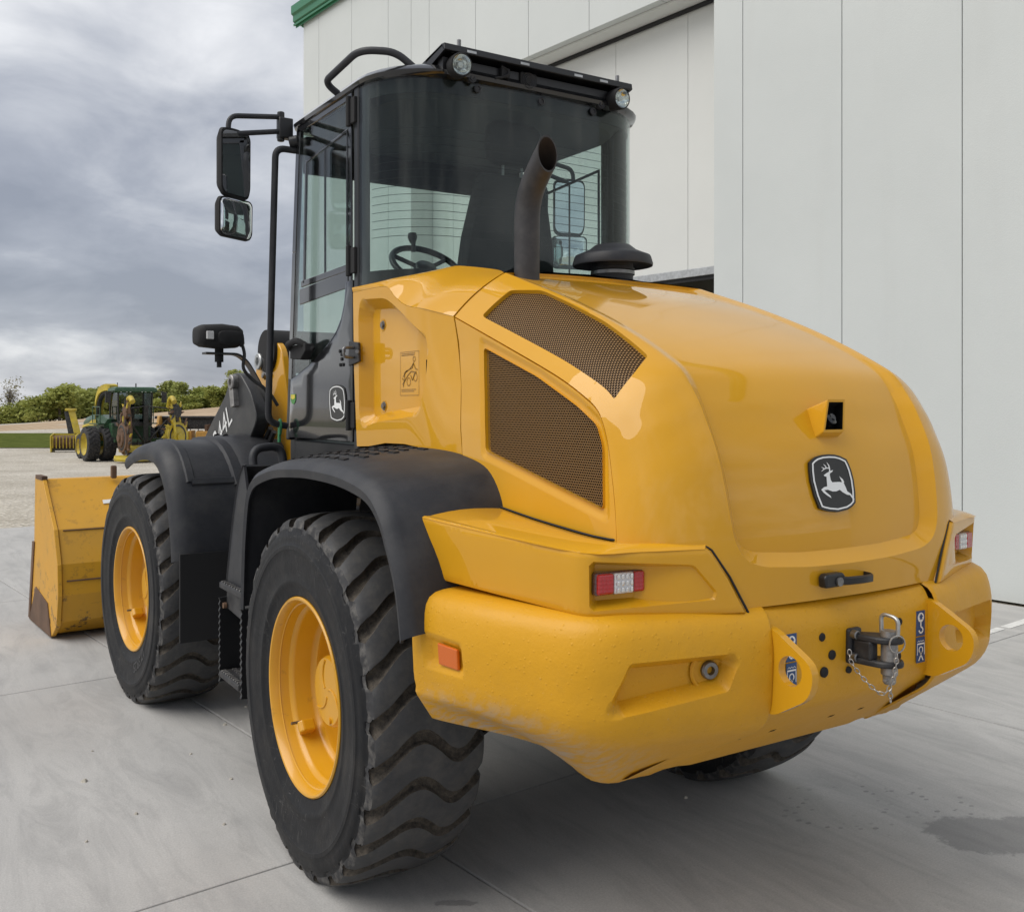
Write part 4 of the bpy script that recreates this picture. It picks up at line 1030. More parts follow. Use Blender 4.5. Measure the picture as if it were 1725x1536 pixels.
# ---- counterweight: cast end blocks, centre plate, lugs
PB = [Vector((-1.062, -.835, 0)), Vector((-1.005, -1.12, 0)), Vector((-.872, -1.480, 0)), Vector((-.362, -1.592, 0))]
PBf = fillet(PB, [0, .10, .13, 0], 7); LB = [0]
for a_, b_ in zip(PBf, PBf[1:]): LB.append(LB[-1]+(b_-a_).length)
LT = LB[-1]
SEC = fillet([Vector((-.16, 1.165, 0)), Vector((-.012, 1.150, 0)), Vector((.012, 1.05, 0)), Vector((.0, .845, 0)), Vector((-.33, .612, 0))], [0, .06, .06, .07, 0], 6)
SL = [0]
for a_, b_ in zip(SEC, SEC[1:]): SL.append(SL[-1]+(b_-a_).length)
def bloS(s, t):
    p, d = pathS(PBf, LB, max(0, min(LT, s))); nrm = Vector((d.y, -d.x, 0)); nrm = nrm if nrm.x < 0 or nrm.y < 0 else -nrm
    if nrm.dot(Vector((-.7, -.7, 0))) < 0: nrm = -nrm
    q, _ = pathS(SEC, SL, max(0, min(SL[-1], t)))
    o, z = q.x, q.y
    w = smooth01(s/0.35); 
    if z < .86 and o < 0: o *= 0.20+0.80*w; z = .86+(z-.86)*(0.40+0.60*smooth01(s/0.52))     # casting rises at its front end
    if o < -.02 and z < .9:      # turn gradually underneath so the casting does not fold on itself
        acc = Vector((0, 0, 0))
        for k_ in range(-6, 7):
            d2 = pathS(PBf, LB, max(0, min(LT, s+k_*.05)))[1]; n2_ = Vector((d2.y, -d2.x, 0)); n2_ = -n2_ if n2_.dot(Vector((-.7, -.7, 0))) < 0 else n2_; acc += n2_
        wgt = min(1, (-o-.02)/.08); nrm = nrm.lerp(acc.normalized(), wgt)
    return Vector((p.x, p.y, z))+nrm*o
# arclength t of given z on the face
def tz(z):
    for i in range(len(SEC)-1):
        a_, b_ = SEC[i], SEC[i+1]
        if a_.y >= z >= b_.y: return SL[i]+(SL[i+1]-SL[i])*((a_.y-z)/(a_.y-b_.y) if a_.y > b_.y else 0)
    return SL[-1]
sC = (PB[1]-PB[0]).length+(PB[2]-PB[1]).length-0.04
def sx_of(y):
    """arclength on the rear run from a distance along it"""
    return sC+y
r1 = [(sC+.04, tz(.900)), (sC+.11, tz(1.045)), (sC+.44, tz(1.045)), (sC+.40, tz(.945))]
r2 = [(.045, tz(1.045)), (.225, tz(1.035)), (.235, tz(.940)), (.06, tz(.940))]
r3 = [(sC-.13, tz(.815)), (sC+.17, tz(.800)), (sC+.10, tz(.755)), (sC-.02, tz(.735))]
outer = [(0, 0.02), (LT*.5, 0.0), (LT, 0.0), (LT, SL[-1]*.5), (LT, SL[-1]*.62), (LT-.14, SL[-1]*.86), (LT-.22, SL[-1]), (LT*.5, SL[-1]), (0.0, SL[-1]), (0, SL[-1]*.5)]
vf = patch(bloS, outer, feats=[(r1, -0.050, 0.026, None, .012), (r2, -0.020, 0.022, None, .012)], step=0.024, roll=0.008, flange=0, ref=(-.6, -.8, 0), e=.012)
blk, blkr = both(gp(vf), 'counterweight_block', YCAST, L, smooth=60)
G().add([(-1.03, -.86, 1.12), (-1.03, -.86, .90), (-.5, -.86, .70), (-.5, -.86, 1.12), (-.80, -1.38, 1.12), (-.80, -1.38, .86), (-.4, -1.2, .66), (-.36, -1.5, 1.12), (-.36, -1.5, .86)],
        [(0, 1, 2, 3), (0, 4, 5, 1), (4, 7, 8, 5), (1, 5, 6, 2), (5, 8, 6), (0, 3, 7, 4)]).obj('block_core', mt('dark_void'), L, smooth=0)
def blk_bits(parent, mir):
    P_ = bloS(sC+.362, tz(.995)); d = pathS(PBf, LB, sC+.362)[1]; nr = Vector((d.y, -d.x, 0)); nr = nr if nr.y < 0 else -nr
    q = G(); q.lathe([(.056, .0), (.052, .004), (.047, .004), (.043, -.004), (.0001, -.006)], P_-nr*.044, nr, 28); q.obj('bolt_pocket', YCAST, parent, mirror=mir)
    q = G(); q.lathe([(.0001, .010), (.010, .010), (.012, .026), (.022, .026), (.025, .022), (.025, .0)], P_-nr*.062+d*.004, nr, 24); q.lathe([(.034, -.004), (.034, .002), (.024, .003)], P_-nr*.062+d*.004, nr, 24)
    q.obj('block_bolt', mt('bolt_steel'), parent, mirror=mir, smooth=30)
    g = G(); P_ = [bloS(s_, tz(z)) for s_, z in ((.118, 1.020), (.205, 1.015), (.206, .955), (.121, .958))]
    nr = Vector((-.97, -.24, 0)); P_ = [p+Vector((.014, .004, 0)) for p in P_]
    g.prism(P_, nr*0.012); g.obj('side_reflector', mt('orange_lens'), parent, smooth=0, bevel=0.004, mirror=mir)
blk_bits(blk, False); blk_bits(blkr, True)
CP = fillet([Vector((0, -1.40, 1.158)), Vector((0, -1.545, 1.150)), Vector((0, -1.578, 1.09)), Vector((0, -1.572, .865)), Vector((0, -1.25, .618)), Vector((0, -.95, .60))], [0, .05, .05, .06, .04, 0], 6)
g = G(); g.loft([[Vector((x, p.y, p.z)) for p in CP] for x in [-.60+1.20*i/24 for i in range(25)]])
g.v = [Vector((p.x, p.y, p.z+(.007*smooth01((abs(p.x)-.36)/.05) if p.z < .84 else 0))) for p in g.v]
# trim centre plate so it tucks under the end blocks
g.v = [Vector((max(-.352, min(.352, p.x)) if p.z > .90 else (max(-(.352+.25*smooth01((.88-p.z)/.20)), min(.352+.25*smooth01((.88-p.z)/.20), p.x))), p.y, p.z)) for p in g.v]
cpl = g.obj('hitch_plate', YCAST, L, smooth=50)
for x in (-.30, -.16, .10, .24): g = G(); g.prism([(x-.012, -1.397, .7345), (x+.012, -1.397, .7345), (x+.012, -1.409, .7437), (x-.012, -1.409, .7437)], (0, -.0018, -.0024)); g.obj('drain_slot', mt('dark_void'), cpl, smooth=0)
for sg in (-1, 1):
    x0 = sg*.352; g = G()
    ol = fillet([Vector((x0, -1.50, 1.105)), Vector((x0, -1.59, 1.102)), Vector((x0, -1.735, 1.022)), Vector((x0, -1.722, .940)), Vector((x0, -1.600, .868)), Vector((x0, -1.50, .865))], [0, .03, .06, .06, .02, 0], 6, True)
    hole = [Vector((x0, -1.655+.040*math.cos(2*math.pi*k/28), .999+.040*math.sin(2*math.pi*k/28))) for k in range(28)]
    o2 = [(p.y, p.z) for p in ol]; h2 = [(p.y, p.z) for p in hole]
    vf = patch(lambda a_, b_: Vector((x0-.0125, a_, b_)), o2, holes=[h2], step=0.04, flange=0, hole_depth=0)
    pts2 = vf[0]; g.add(pts2, [t if True else t for t in vf[1]]); g.add([p+Vector((.025, 0, 0)) for p in pts2], [t[::-1] for t in vf[1]])
    for ringp, rv in ((ol, 0), (hole, 1)):
        m = len(ringp); A_ = [p+Vector((-.0125, 0, 0)) for p in ringp]; B_ = [p+Vector((.0125, 0, 0)) for p in ringp]
        g.add(A_+B_, [((i, (i+1) % m, m+(i+1) % m, m+i) if rv else (m+i, m+(i+1) % m, (i+1) % m, i)) for i in range(m)])
    g.obj('tie_down_lug', Y, L, smooth=30)
# black plugs, decals, hitch
def rp(x, z, o=0): return Vector((x, -1.5755-o, z))
for x, z, r_ in ((-.147, 1.047, .012), (-.104, .991, .014), (-.137, .946, .015), (-.032, .938, .010), (.198, 1.050, .012), (.19, .947, .015)):
    g = G(); g.lathe([(r_, -.004), (r_, .004), (r_*.8, .0065), (.0001, .007)], rp(x, z), (0, -1, 0), 18); g.obj('plug', BM, cpl, smooth=40)
def decal(cx_, zt, par):
    g = G(); g.prism([rp(cx_-.021, zt, .001), rp(cx_+.021, zt, .001), rp(cx_+.021, zt-.077, .001), rp(cx_-.021, zt-.077, .001)], (0, -.0012, 0)); d1 = g.obj('lift_decal', mt('decal_blue'), par, smooth=0)
    g = G(); R_ = lambda x, z: rp(cx_+x*.9, zt+z*.78, .003)
    n = 18; g.add([R_(.017*math.cos(6.283*k/n), -.026+.019*math.sin(6.283*k/n)) for k in range(n)], [tuple(range(n))])
    pth = [(.0, -.044), (.0, -.062), (.010, -.070), (.011, -.080), (.003, -.088), (-.007, -.084), (-.010, -.076)]
    for a_, b_ in zip(pth, pth[1:]):
        d = Vector((b_[0]-a_[0], b_[1]-a_[1])).normalized()*.0032; g.add([R_(a_[0]-d.y, a_[1]+d.x), R_(b_[0]-d.y, b_[1]+d.x), R_(b_[0]+d.y, b_[1]-d.x), R_(a_[0]+d.y, a_[1]-d.x)], [(0, 1, 2, 3)])
    g.obj('lift_symbol', mt('decal_white'), d1, smooth=0)
    g = G(); R2 = lambda x, z: rp(cx_+x*.9, zt+z*.78, .0045)
    g.add([R2(-.006, -.034), R2(.006, -.034), R2(.006, -.024), R2(.011, -.024), R2(0, -.011), R2(-.011, -.024), R2(-.006, -.024)], [tuple(range(7))]); g.obj('lift_arrow', mt('decal_blue'), d1, smooth=0)
    zt2 = zt-.081; g = G(); g.prism([rp(cx_-.021, zt2, .001), rp(cx_+.021, zt2, .001), rp(cx_+.021, zt2-.078, .001), rp(cx_-.021, zt2-.078, .001)], (0, -.0012, 0)); d2 = g.obj('tie_decal', mt('decal_blue'), par, smooth=0)
    g = G(); R_ = lambda x, z: rp(cx_+x*.9, zt2+z*.78, .003)
    def ln(pts_, w):
        for a_, b_ in zip(pts_, pts_[1:]):
            d = Vector((b_[0]-a_[0], b_[1]-a_[1])).normalized()*w*.5; g.add([R_(a_[0]-d.y, a_[1]+d.x), R_(b_[0]-d.y, b_[1]+d.x), R_(b_[0]+d.y, b_[1]-d.x), R_(a_[0]+d.y, a_[1]-d.x)], [(0, 1, 2, 3)])
    ln([(-.02, -.026), (.02, -.026)], .006); ln([(-.018+.006*i, -.018+(.005 if i % 2 else 0)) for i in range(7)], .002)
    ln([(.010*math.cos(6.283*k/14), -.050+.012*math.sin(6.283*k/14)) for k in range(15)], .005)
    ln([(-.006, -.058), (.012, -.092)], .005); ln([(.006, -.058), (-.012, -.092)], .005); ln([(-.019, -.028), (-.019, -.07)], .003); ln([(.019, -.028), (.019, -.07)], .003)
    g.obj('tie_symbol', mt('decal_white'), d2, smooth=0)
decal(.302, 1.072, cpl); decal(-.272, 1.072, cpl)
def hx(p): return Vector((-.012+(p[0]+.012)*.86, -1.573+(p[1]+1.573)*.92, 1.010+(p[2]-1.010)*.80))
class GH(G):
    def obj(s, *a, **k): return G.obj(s, *a, xf=hx, **k)
g = GH(); g.box(-.050, .015, -1.593, -1.571, .945, 1.072); brk = g.obj('hitch_bracket', mt('black_steel'), L, smooth=0, bevel=0.008)
for zz in (1.046, .962):
    o_ = fillet([Vector((-.09, -1.585, 0)), Vector((-.052, -1.585, 0)), Vector((.010, -1.635, 0)), Vector((.040, -1.690, 0)), Vector((-.010, -1.735, 0)), Vector((-.070, -1.70, 0))], [0, .01, .03, .05, .05, .03], 6, True)
    g = GH(); g.prism([p+Vector((0.045, 0, zz-.012)) for p in o_], (0, 0, .024)); g.obj('clevis_jaw', mt('black_steel'), brk, smooth=30, bevel=0.006)
GH().box(-.035, .005, -1.66, -1.59, .968, 1.04).obj('clevis_web', mt('black_steel'), brk, smooth=0, bevel=0.008)
for zz in (1.052, .972):
    g = GH(); p = Vector((-.034, -1.592, zz)); g.lathe([(.016, 0), (.016, .018), (.013, .021), (.008, .021), (.007, .012), (.0001, .012)], p, (0, -1, 0), 20); g.obj('socket_bolt', mt('bolt_steel'), brk, smooth=30)
PX, PY = .020, -1.688
g = GH(); g.lathe([(.0001, .890), (.016, .890), (.020, .897), (.0205, .920), (.026, .925), (.026, 1.072), (.024, 1.079), (.0001, 1.079)], (PX, PY, 0), (0, 0, 1), 28); pin = g.obj('hitch_pin', mt('worn_steel'), L, smooth=40)
g = GH(); hp = fillet([Vector((PX+.0, PY-.030, 1.066)), Vector((PX+.0, PY-.032, 1.128)), Vector((PX+.0, PY+.030, 1.135)), Vector((PX, PY+.028, 1.066))], [0, .024, .024, 0], 6)
g.tube(hp, .0068, 10); g.obj('pin_handle', mt('galvanised'), pin)
g = GH(); g.tube([(PX-.032, PY-.006, .908), (PX+.036, PY+.004, .912)], .006, 8); g.obj('cross_pin', mt('worn_steel'), pin)
def ringlink(c, ax_, r_, t_, el=1.0, up_=Vector((0, 0, 1))):
    ax_ = ax_.normalized(); u_ = (up_-ax_*up_.dot(ax_)).normalized(); w_ = ax_.cross(u_)
    return [c+u_*math.cos(2*math.pi*k/16)*r_*el+w_*math.sin(2*math.pi*k/16)*r_ for k in range(16)]
g = GH(); g.tube(ringlink(Vector((PX-.012, PY-.036, 1.040)), Vector((.25, 1, 0)), .030, .002), .0026, 7, closed=True); g.obj('key_ring', mt('chain_steel'), pin)
cpth = smooth_path([(PX-.014, PY-.038, 1.008), (PX-.020, PY-.036, .960), (PX-.030, PY-.028, .900), (PX-.055, PY-.012, .868), (PX-.078, PY+.03, .905), (PX-.088, PY+.075, .960), (PX-.080, PY+.09, 1.000)], 6)
Lc = sum((b_-a_).length for a_, b_ in zip(cpth, cpth[1:])); nl = int(Lc/.0165)
for i in range(nl):
    c0 = sample(cpth, (i+.5)/nl); d = (sample(cpth, min(1, (i+.9)/nl))-sample(cpth, max(0, (i+.1)/nl))).normalized()
    s1 = d.cross(Vector((.6, -.8, 0.1))).normalized(); ax_ = s1 if i % 2 else d.cross(s1)
    g = GH(); g.tube(ringlink(c0, ax_, .0060, .0016, 1.75, d), .0018, 6, closed=True); g.obj('chain_link', mt('chain_steel'), pin)
for i in range(3):
    c0 = Vector((PX+.004, PY-.002, .863-i*.015)); g = GH(); g.tube(ringlink(c0, Vector((1, .3, 0)) if i % 2 else Vector((-.3, 1, 0)), .006, .0016, 1.7), .0018, 6, closed=True); g.obj('chain_link', mt('chain_steel'), pin)
# ---- fenders
FO = [(.640, .86), (.628, 1.02), (.612, 1.16), (.575, 1.32), (.53, 1.385), (.45, 1.425), (.237, 1.468), (-.0, 1.485), (-.136, 1.489), (-.32, 1.486), (-.46, 1.476), (-.60, 1.455), (-.68, 1.425), (-.745, 1.37), (-.785, 1.31), (-.838, 1.218), (-.868, 1.13), (-.890, 1.03)]
g = G(); rows = []
path = [crom([Vector((0, a, b)) for a, b in FO], i/3) for i in range((len(FO)-1)*3+1)]
for j, (x, dz, sc) in enumerate(((-1.112, -.030, .975), (-1.118, -.012, .99), (-1.105, -.001, .999), (-1.08, .010, 1.0), (-.98, .033, 1.0), (-.86, .050, 1.0), (-.74, .062, 1.0), (-.62, .066, 1.0))):
    rows.append([Vector((x, p.y*sc, (p.z-.64)*(1+dz*.9)*sc+.64)) for p in path])
g.sheet(rows, 0.010)
fen, fenr = both(g, 'rear_fender', BP, L, smooth=45)
# anti-slip pads moulded on the fender top
FT = ((-1.112, -.030, .975), (-1.118, -.012, .99), (-1.105, -.001, .999), (-1.08, .010, 1.0), (-.98, .033, 1.0), (-.86, .050, 1.0), (-.74, .062, 1.0), (-.62, .066, 1.0))
def fen_p(x, y):
    dz = 0
    for (a, da, _), (b, db, _) in zip(FT[2:], FT[3:]):
        if a <= x <= b: dz = da+(db-da)*(x-a)/(b-a)
    k = [p for p in path if p.z > 1.38]
    for a, b in zip(k, k[1:]):
        if a.y >= y >= b.y: z = a.z+(b.z-a.z)*((a.y-y)/(a.y-b.y)); return Vector((x, y, (z-.64)*(1+dz*.9)+.64))
    return Vector((x, y, 1.45))
for par, mir in ((fen, False), (fenr, True)):
    for i in range(9):
        for j in range(6):
            y = .44-i*.085-(j % 2)*.04; x = -1.035+j*.058
            P_ = [fen_p(x+dx, y+dy)+Vector((0, 0, h)) for h in (.002, .0150) for dx, dy in ((-.010, -.026), (.010, -.026), (.010, .026), (-.010, .026))]
            g = G(); g.add(P_, [(3, 2, 1, 0), (4, 5, 6, 7), (0, 1, 5, 4), (1, 2, 6, 5), (2, 3, 7, 6), (3, 0, 4, 7)]); g.obj('grip_pad', BM, par, smooth=0, mirror=mir)
# inner wheel arch wall, front guard
g = G(); g.prism([(-.605, .66, .55), (-.605, .62, 1.2), (-.605, .5, 1.50), (-.605, -.5, 1.50), (-.605, -.80, 1.3), (-.605, -.85, .8), (-.605, -.4, .5)], (.02, 0, 0)); both(g, 'arch_wall', BM, L, smooth=0)
# fender bracket clip by the bumper
g = G(); g.tube([(-1.03, -.80, 1.185), (-1.075, -.845, 1.178)], .007, 8); g.tube([(-1.03, -.80, 1.165), (-1.075, -.845, 1.158)], .007, 8); both(g, 'fender_clip', BM, L)

# ---- access steps
def steps(mir):
    k = dict(mirror=mir)
    g = G()
    # ladder cheeks: curved guard in front of the fender and two hanging plates
    gd = [(.99, 1.43), (1.06, 1.36), (1.13, 1.22), (1.20, 1.02), (1.25, .86)]
    pth = smooth_path([Vector((0, a, b)) for a, b in gd], 4)
    g.sheet([[Vector((x, p.y+dy, p.z)) for p in pth] for x, dy in ((-1.00, -.004), (-1.008, .004), (-.99, .012), (-.70, .012))], .010)
    g.prism([(-1.002, .995, 1.43), (-1.002, 1.06, 1.36), (-1.002, 1.13, 1.22), (-1.002, 1.20, 1.02), (-1.002, 1.25, .86), (-1.002, .93, .84), (-1.002, .90, 1.2)], (.012, 0, 0))
    st = g.obj('step_guard', BP, L, smooth=40, **k)
    g = G(); g.prism([(-.995, 1.27, .86), (-.995, .90, .84), (-.995, .93, .70), (-.995, 1.30, .73)], (.33, 0, 0)); g.obj('step_box', mt('black_steel'), st, smooth=0, bevel=.006, **k)
    for (ya, yb, z) in ((1.27, .90, .862), (1.27, .97, .438)):
        g = G(); g.box(-1.035, -.70, yb, ya, z-.030, z); tr_ = g.obj('step_tread', mt('black_steel'), st, smooth=0, bevel=.006, **k)
        g = G()
        for i in range(9):
            for x in (-1.02, -.97, -.92):
                y = yb+.03+(ya-yb-.06)*i/8; g.box(x-.010, x+.010, y-.006, y+.006, z-.002, z+.006)
        tt_ = g.obj('tread_teeth', mt('worn_steel'), st, smooth=0, **k); tag(tt_, kind='stuff')
    for y0, y1 in ((1.285, 1.300), (.945, .965)):
        g = G(); n = 26
        edge = [(-1.03+(.006 if i % 2 else 0), .78-(.40)*i/n) for i in range(n+1)]
        pl = [Vector((x, y0, z)) for x, z in edge]+[Vector((-.82, y0, .36)), Vector((-.82, y0, .80))]
        g.prism(pl, (0, y1-y0, 0)); g.obj('step_hanger', BS, st, smooth=0, **k)
    g = G(); g.cyl((-.99, .99, .74), (-1.012, .99, .74), .022, 14); g.cyl((-1.0, 1.27, .745), (-1.016, 1.27, .745), .014, 10); g.obj('hanger_bolt', mt('rust_brown'), st, **k)
    # loop handle above
    g = G(); g.tube(fillet([Vector((-.93, 1.06, 1.36)), Vector((-.93, 1.10, 1.50)), Vector((-.78, 1.12, 1.51)), Vector((-.78, 1.08, 1.36))], [0, .06, .06, 0], 6), .020, 12); g.obj('grab_loop', BP, st, **k)
steps(False); steps(True)

# ---- cab shell
def cab_path(off=0.0, y0=.10, hw=.682, R_=.31, n=14):
    pts = []
    for k in range(n+1):
        a = math.pi+(math.pi/2)*k/n; pts.append(Vector((-(hw-R_)+(R_+off)*math.cos(a), y0+R_+(R_+off)*math.sin(a), 0)))
    for k in range(1, 8): pts.append(Vector((-(hw-R_)+2*(hw-R_)*k/8, y0-off-0.012*math.sin(math.pi*k/8), 0)))
    for k in range(n+1):
        a = 1.5*math.pi+(math.pi/2)*k/n; pts.append(Vector(((hw-R_)+(R_+off)*math.cos(a), y0+R_+(R_+off)*math.sin(a), 0)))
    return pts
def at_z(pts, z): return [Vector((p.x, p.y, z)) for p in pts]
cp = cab_path(); ci = cab_path(-.0075)
cab = G().box(-.655, .655, .47, 1.28, 1.30, 1.535).obj('cab_floor', BS, L, smooth=0, bevel=.01); cab['label'] = 'black glazed operator cab'
cab.name = 'cab'
g = G(); g.sheet([at_z(cp, z) for z in (2.14, 2.4, 2.7, 3.06)], .006)
rw = g.obj('rear_window', mt('cab_glass'), cab, smooth=60)
def seg(pts, a, b): 
    L_ = [0]
    for p, q in zip(pts, pts[1:]): L_.append(L_[-1]+(q-p).length)
    n_ = max(3, int((b-a)/.03)); return [sample(pts, (a+(b-a)*i/n_)/L_[-1]) for i in range(n_+1)]
cl = sum((b_-a_).length for a_, b_ in zip(ci, ci[1:]))
def frit(a, b, z0, z1): 
    p = seg(ci, a, b); G().sheet([at_z(p, z0), at_z(p, z1)], .003).obj('glass_border', mt('black_matt'), rw, smooth=60)
frit(0, .062, 2.14, 3.06); frit(cl-.14, cl, 2.14, 3.06); frit(.062, cl-.14, 2.14, 2.262); frit(.062, cl-.14, 2.985, 3.06)
# heating wires
for i in range(14):
    z = 2.40+i*.034; p = at_z(seg(cab_path(-.009), .075, cl-.16), z); G().tube(p, .0011, 4).obj('heating_wire', BM, rw)
for x, z, r_ in ((-.44, 2.98, .045), (-.22, 2.985, .06), (.40, 2.95, .05)):
    pass
# corner pillars and door frame
def bar(y0, z0, y1, z1, w, x0=-.691, x1=-.681):
    d = Vector((0, y1-y0, z1-z0)).normalized(); n_ = Vector((0, -d.z, d.y))*w*.5
    a_, b_ = Vector((x0, y0, z0)), Vector((x0, y1, z1)); return [a_-n_, b_-n_, b_+n_, a_+n_], Vector((x1-x0, 0, 0))
for mir in (False, True):
    k = dict(mirror=mir)
    g = G(); g.box(-.692, -.640, .415, .465, 1.50, 3.06); g.obj('rear_pillar', BS, cab, smooth=0, bevel=.008, **k)
    g = G(); g.prism([(-.685, 1.175, 3.06), (-.685, 1.145, 3.06), (-.685, 1.215, 2.3), (-.685, 1.285, 1.53), (-.685, 1.33, 1.53), (-.685, 1.245, 2.3)], (.03, 0, 0)); g.obj('front_pillar', BS, cab, smooth=0, bevel=.008, **k)
    # door: glass leaf, lower skin, bars
    curve = [(1.235, 1.83), (1.10, 1.862), (.98, 1.895), (.84, 1.945), (.74, 1.985), (.66, 2.03), (.60, 2.085), (.565, 2.15), (.548, 2.24)]
    lowp = [(a, b) for a, b in curve]+[(.475, 2.24), (.475, 1.545), (1.262, 1.545)]
    vf = patch(lambda a, b: Vector((-.694, a, b)), lowp, step=.06, roll=.004, flange=.03, flip=True); vf = orient(vf, Vector((-1, 0, 0)))
    door = gp(vf).obj('door', BG, cab, smooth=40, **k)
    gl_ = [(a, b+.004) for a, b in curve]+[(.50, 2.245), (.50, 3.03), (1.135, 3.03)]
    g = G(); g.prism([(-.688, a, b) for a, b in gl_], (.005, 0, 0)); g.obj('door_glass', mt('door_glass'), door, smooth=0, **k)
    g = G()
    for b_ in (bar(.508, 2.22, .508, 3.04, .028), bar(.49, 3.035, 1.14, 3.035, .03), bar(1.135, 3.04, 1.195, 2.45, .05), bar(1.195, 2.45, 1.252, 1.83, .05)): g.prism(*b_)
    g.obj('door_frame', BG, door, smooth=0, bevel=.004, **k)
    g = G()
    for b_ in (bar(.52, 2.300, 1.10, 2.285, .030), bar(1.065, 2.285, 1.035, 2.86, .022), bar(.545, 2.30, .545, 2.90, .012), bar(.54, 2.895, 1.04, 2.86, .014), bar(.80, 2.29, .80, 2.88, .007), bar(.53, 2.25, 1.12, 2.225, .075)): g.prism(*b_)
    g.obj('sliding_window_frame', BG, door, smooth=0, bevel=.003, **k)
    for z in (2.96, 2.32, 1.66):
        g = G(); g.box(-.705, -.690, .430, .475, z-.055, z+.055); g.cyl((-.708, .482, z-.065), (-.708, .482, z+.065), .012, 12); g.obj('door_hinge', BM, door, smooth=0, bevel=.004, **k)
    # pull handle
    g = G(); hp = fillet([Vector((-.70, 1.135, 1.955)), Vector((-.765, 1.08, 1.99)), Vector((-.765, .96, 2.005)), Vector((-.70, .905, 1.96))], [0, .025, .025, 0], 5); g.tube(hp, .016, 10)
    g.prism([(-.70, 1.10, 1.985), (-.70, 1.10, 1.925), (-.70, .965, 1.915), (-.70, .90, 1.955), (-.70, .905, 1.99)], (-.045, 0, 0)); g.obj('door_handle', BM, door, smooth=30, bevel=.004, **k)
    g = G()
    for dy, dz in ((-.02, .03), (.02, .03), (0, .015), (0, -.005), (-.015, -.03), (.015, -.03)): g.cyl((-.694, .585+dy, 1.91+dz), (-.699, .585+dy, 1.91+dz), .008, 10)
    g.obj('lock_plate', BM, door, **k)
    # catch that holds the open door to the cowl
    g = G(); g.prism([(-.705, .46, 1.975), (-.705, .36, 1.965), (-.705, .355, 1.885), (-.705, .46, 1.87)], (-.012, 0, 0)); g.obj('door_catch', mt('black_steel'), cab, smooth=0, bevel=.003, **k)
    g = G(); hp = fillet([Vector((-.718, .40, 1.945)), Vector((-.765, .40, 1.945)), Vector((-.765, .40, 1.905)), Vector((-.718, .40, 1.905))], [0, .015, .015, 0], 5); g.tube(hp, .0065, 8); g.cyl((-.715, .365, 1.925), (-.735, .33, 1.925), .008, 8); g.obj('catch_striker', mt('bolt_steel'), cab, **k)
    if not mir:
        emblem('door_emblem', lambda x, z, o: Vector((-.6955-o, .63-x, 1.711+z)), door, mt('decal_black'), .000385, .000245)
        # small dealer shield
        g = G(); sh = [(-.032, .022), (.032, .022), (.034, -.006), (.022, -.020), (0, -.028), (-.022, -.020), (-.034, -.006)]
        g.prism([(-.6955, 1.19-a, 1.735+b) for a, b in sh], (-.001, 0, 0)); sd_ = g.obj('dealer_sticker', mt('decal_green'), door, smooth=0)
        g = G(); g.prism([(-.697, 1.19-a, 1.735+b) for a, b in ((-.028, .019), (.028, .019), (.028, .002), (0, -.004), (-.028, .002))], (-.001, 0, 0)); g.obj('sticker_panel', mt('decal_yellow'), sd_, smooth=0)
# side glass of windscreen and front
g = G(); g.prism([(-.64, 1.255, 3.05), (.64, 1.255, 3.05), (.64, 1.43, 1.62), (-.64, 1.43, 1.62)], (0, .006, 0)); g.obj('windscreen', mt('cab_glass'), cab, smooth=0)
g = G(); g.box(-.655, .655, 1.26, 1.36, 1.30, 1.66); g.obj('cab_nose', BS, cab, smooth=0, bevel=.02)
g = G(); g.box(-.63, .63, 1.19, 1.245, 2.85, 3.03); g.obj('front_header', BM, cab, smooth=0, bevel=.01)
g = G(); g.box(-.64, .64, .13, .46, 1.45, 2.16); g.obj('rear_bulkhead', BM, cab, smooth=0)
# roof
def rpath(sc_x, y0, y1, r0, r1, z):
    pts = []; hw = sc_x
    for cx_, cy_, r_, a0 in ((-hw+r0, y0+r0, r0, math.pi), (hw-r0, y0+r0, r0, 1.5*math.pi), (hw-r1, y1-r1, r1, 0), (-hw+r1, y1-r1, r1, .5*math.pi)):
        for k in range(9): a = a0+(math.pi/2)*k/8; pts.append(Vector((cx_+r_*math.cos(a), cy_+r_*math.sin(a), z)))
    return pts
g = G(); g.loft([rpath(.662, .10, 1.24, .30, .12, 3.040), rpath(.700, .065, 1.275, .33, .14, 3.052), rpath(.705, .06, 1.28, .33, .14, 3.068), rpath(.690, .075, 1.265, .33, .14, 3.088), rpath(.655, .11, 1.23, .32, .14, 3.108), rpath(.59, .18, 1.16, .30, .14, 3.124), rpath(.40, .35, 1.0, .2, .1, 3.134)], closed=True, cap=True)
roof = g.obj('cab_roof', BG, cab, smooth=50)
g = G(); g.loft([rpath(.64, .12, 1.22, .3, .12, 3.036), rpath(.60, .16, 1.18, .28, .12, 2.985)], closed=True, cap=True); g.obj('headliner', mt('headliner'), cab, smooth=40)
# roof rail
g = G(); g.tube(fillet([Vector((-.65, .67, 3.075)), Vector((-.742, .67, 3.130)), Vector((-.722, .335, 3.178)), Vector((-.60, .245, 3.165)), Vector((-.53, .21, 3.10))], [0, .05, .07, .05, 0], 7), .0155, 12); g.obj('roof_rail', BP, roof)
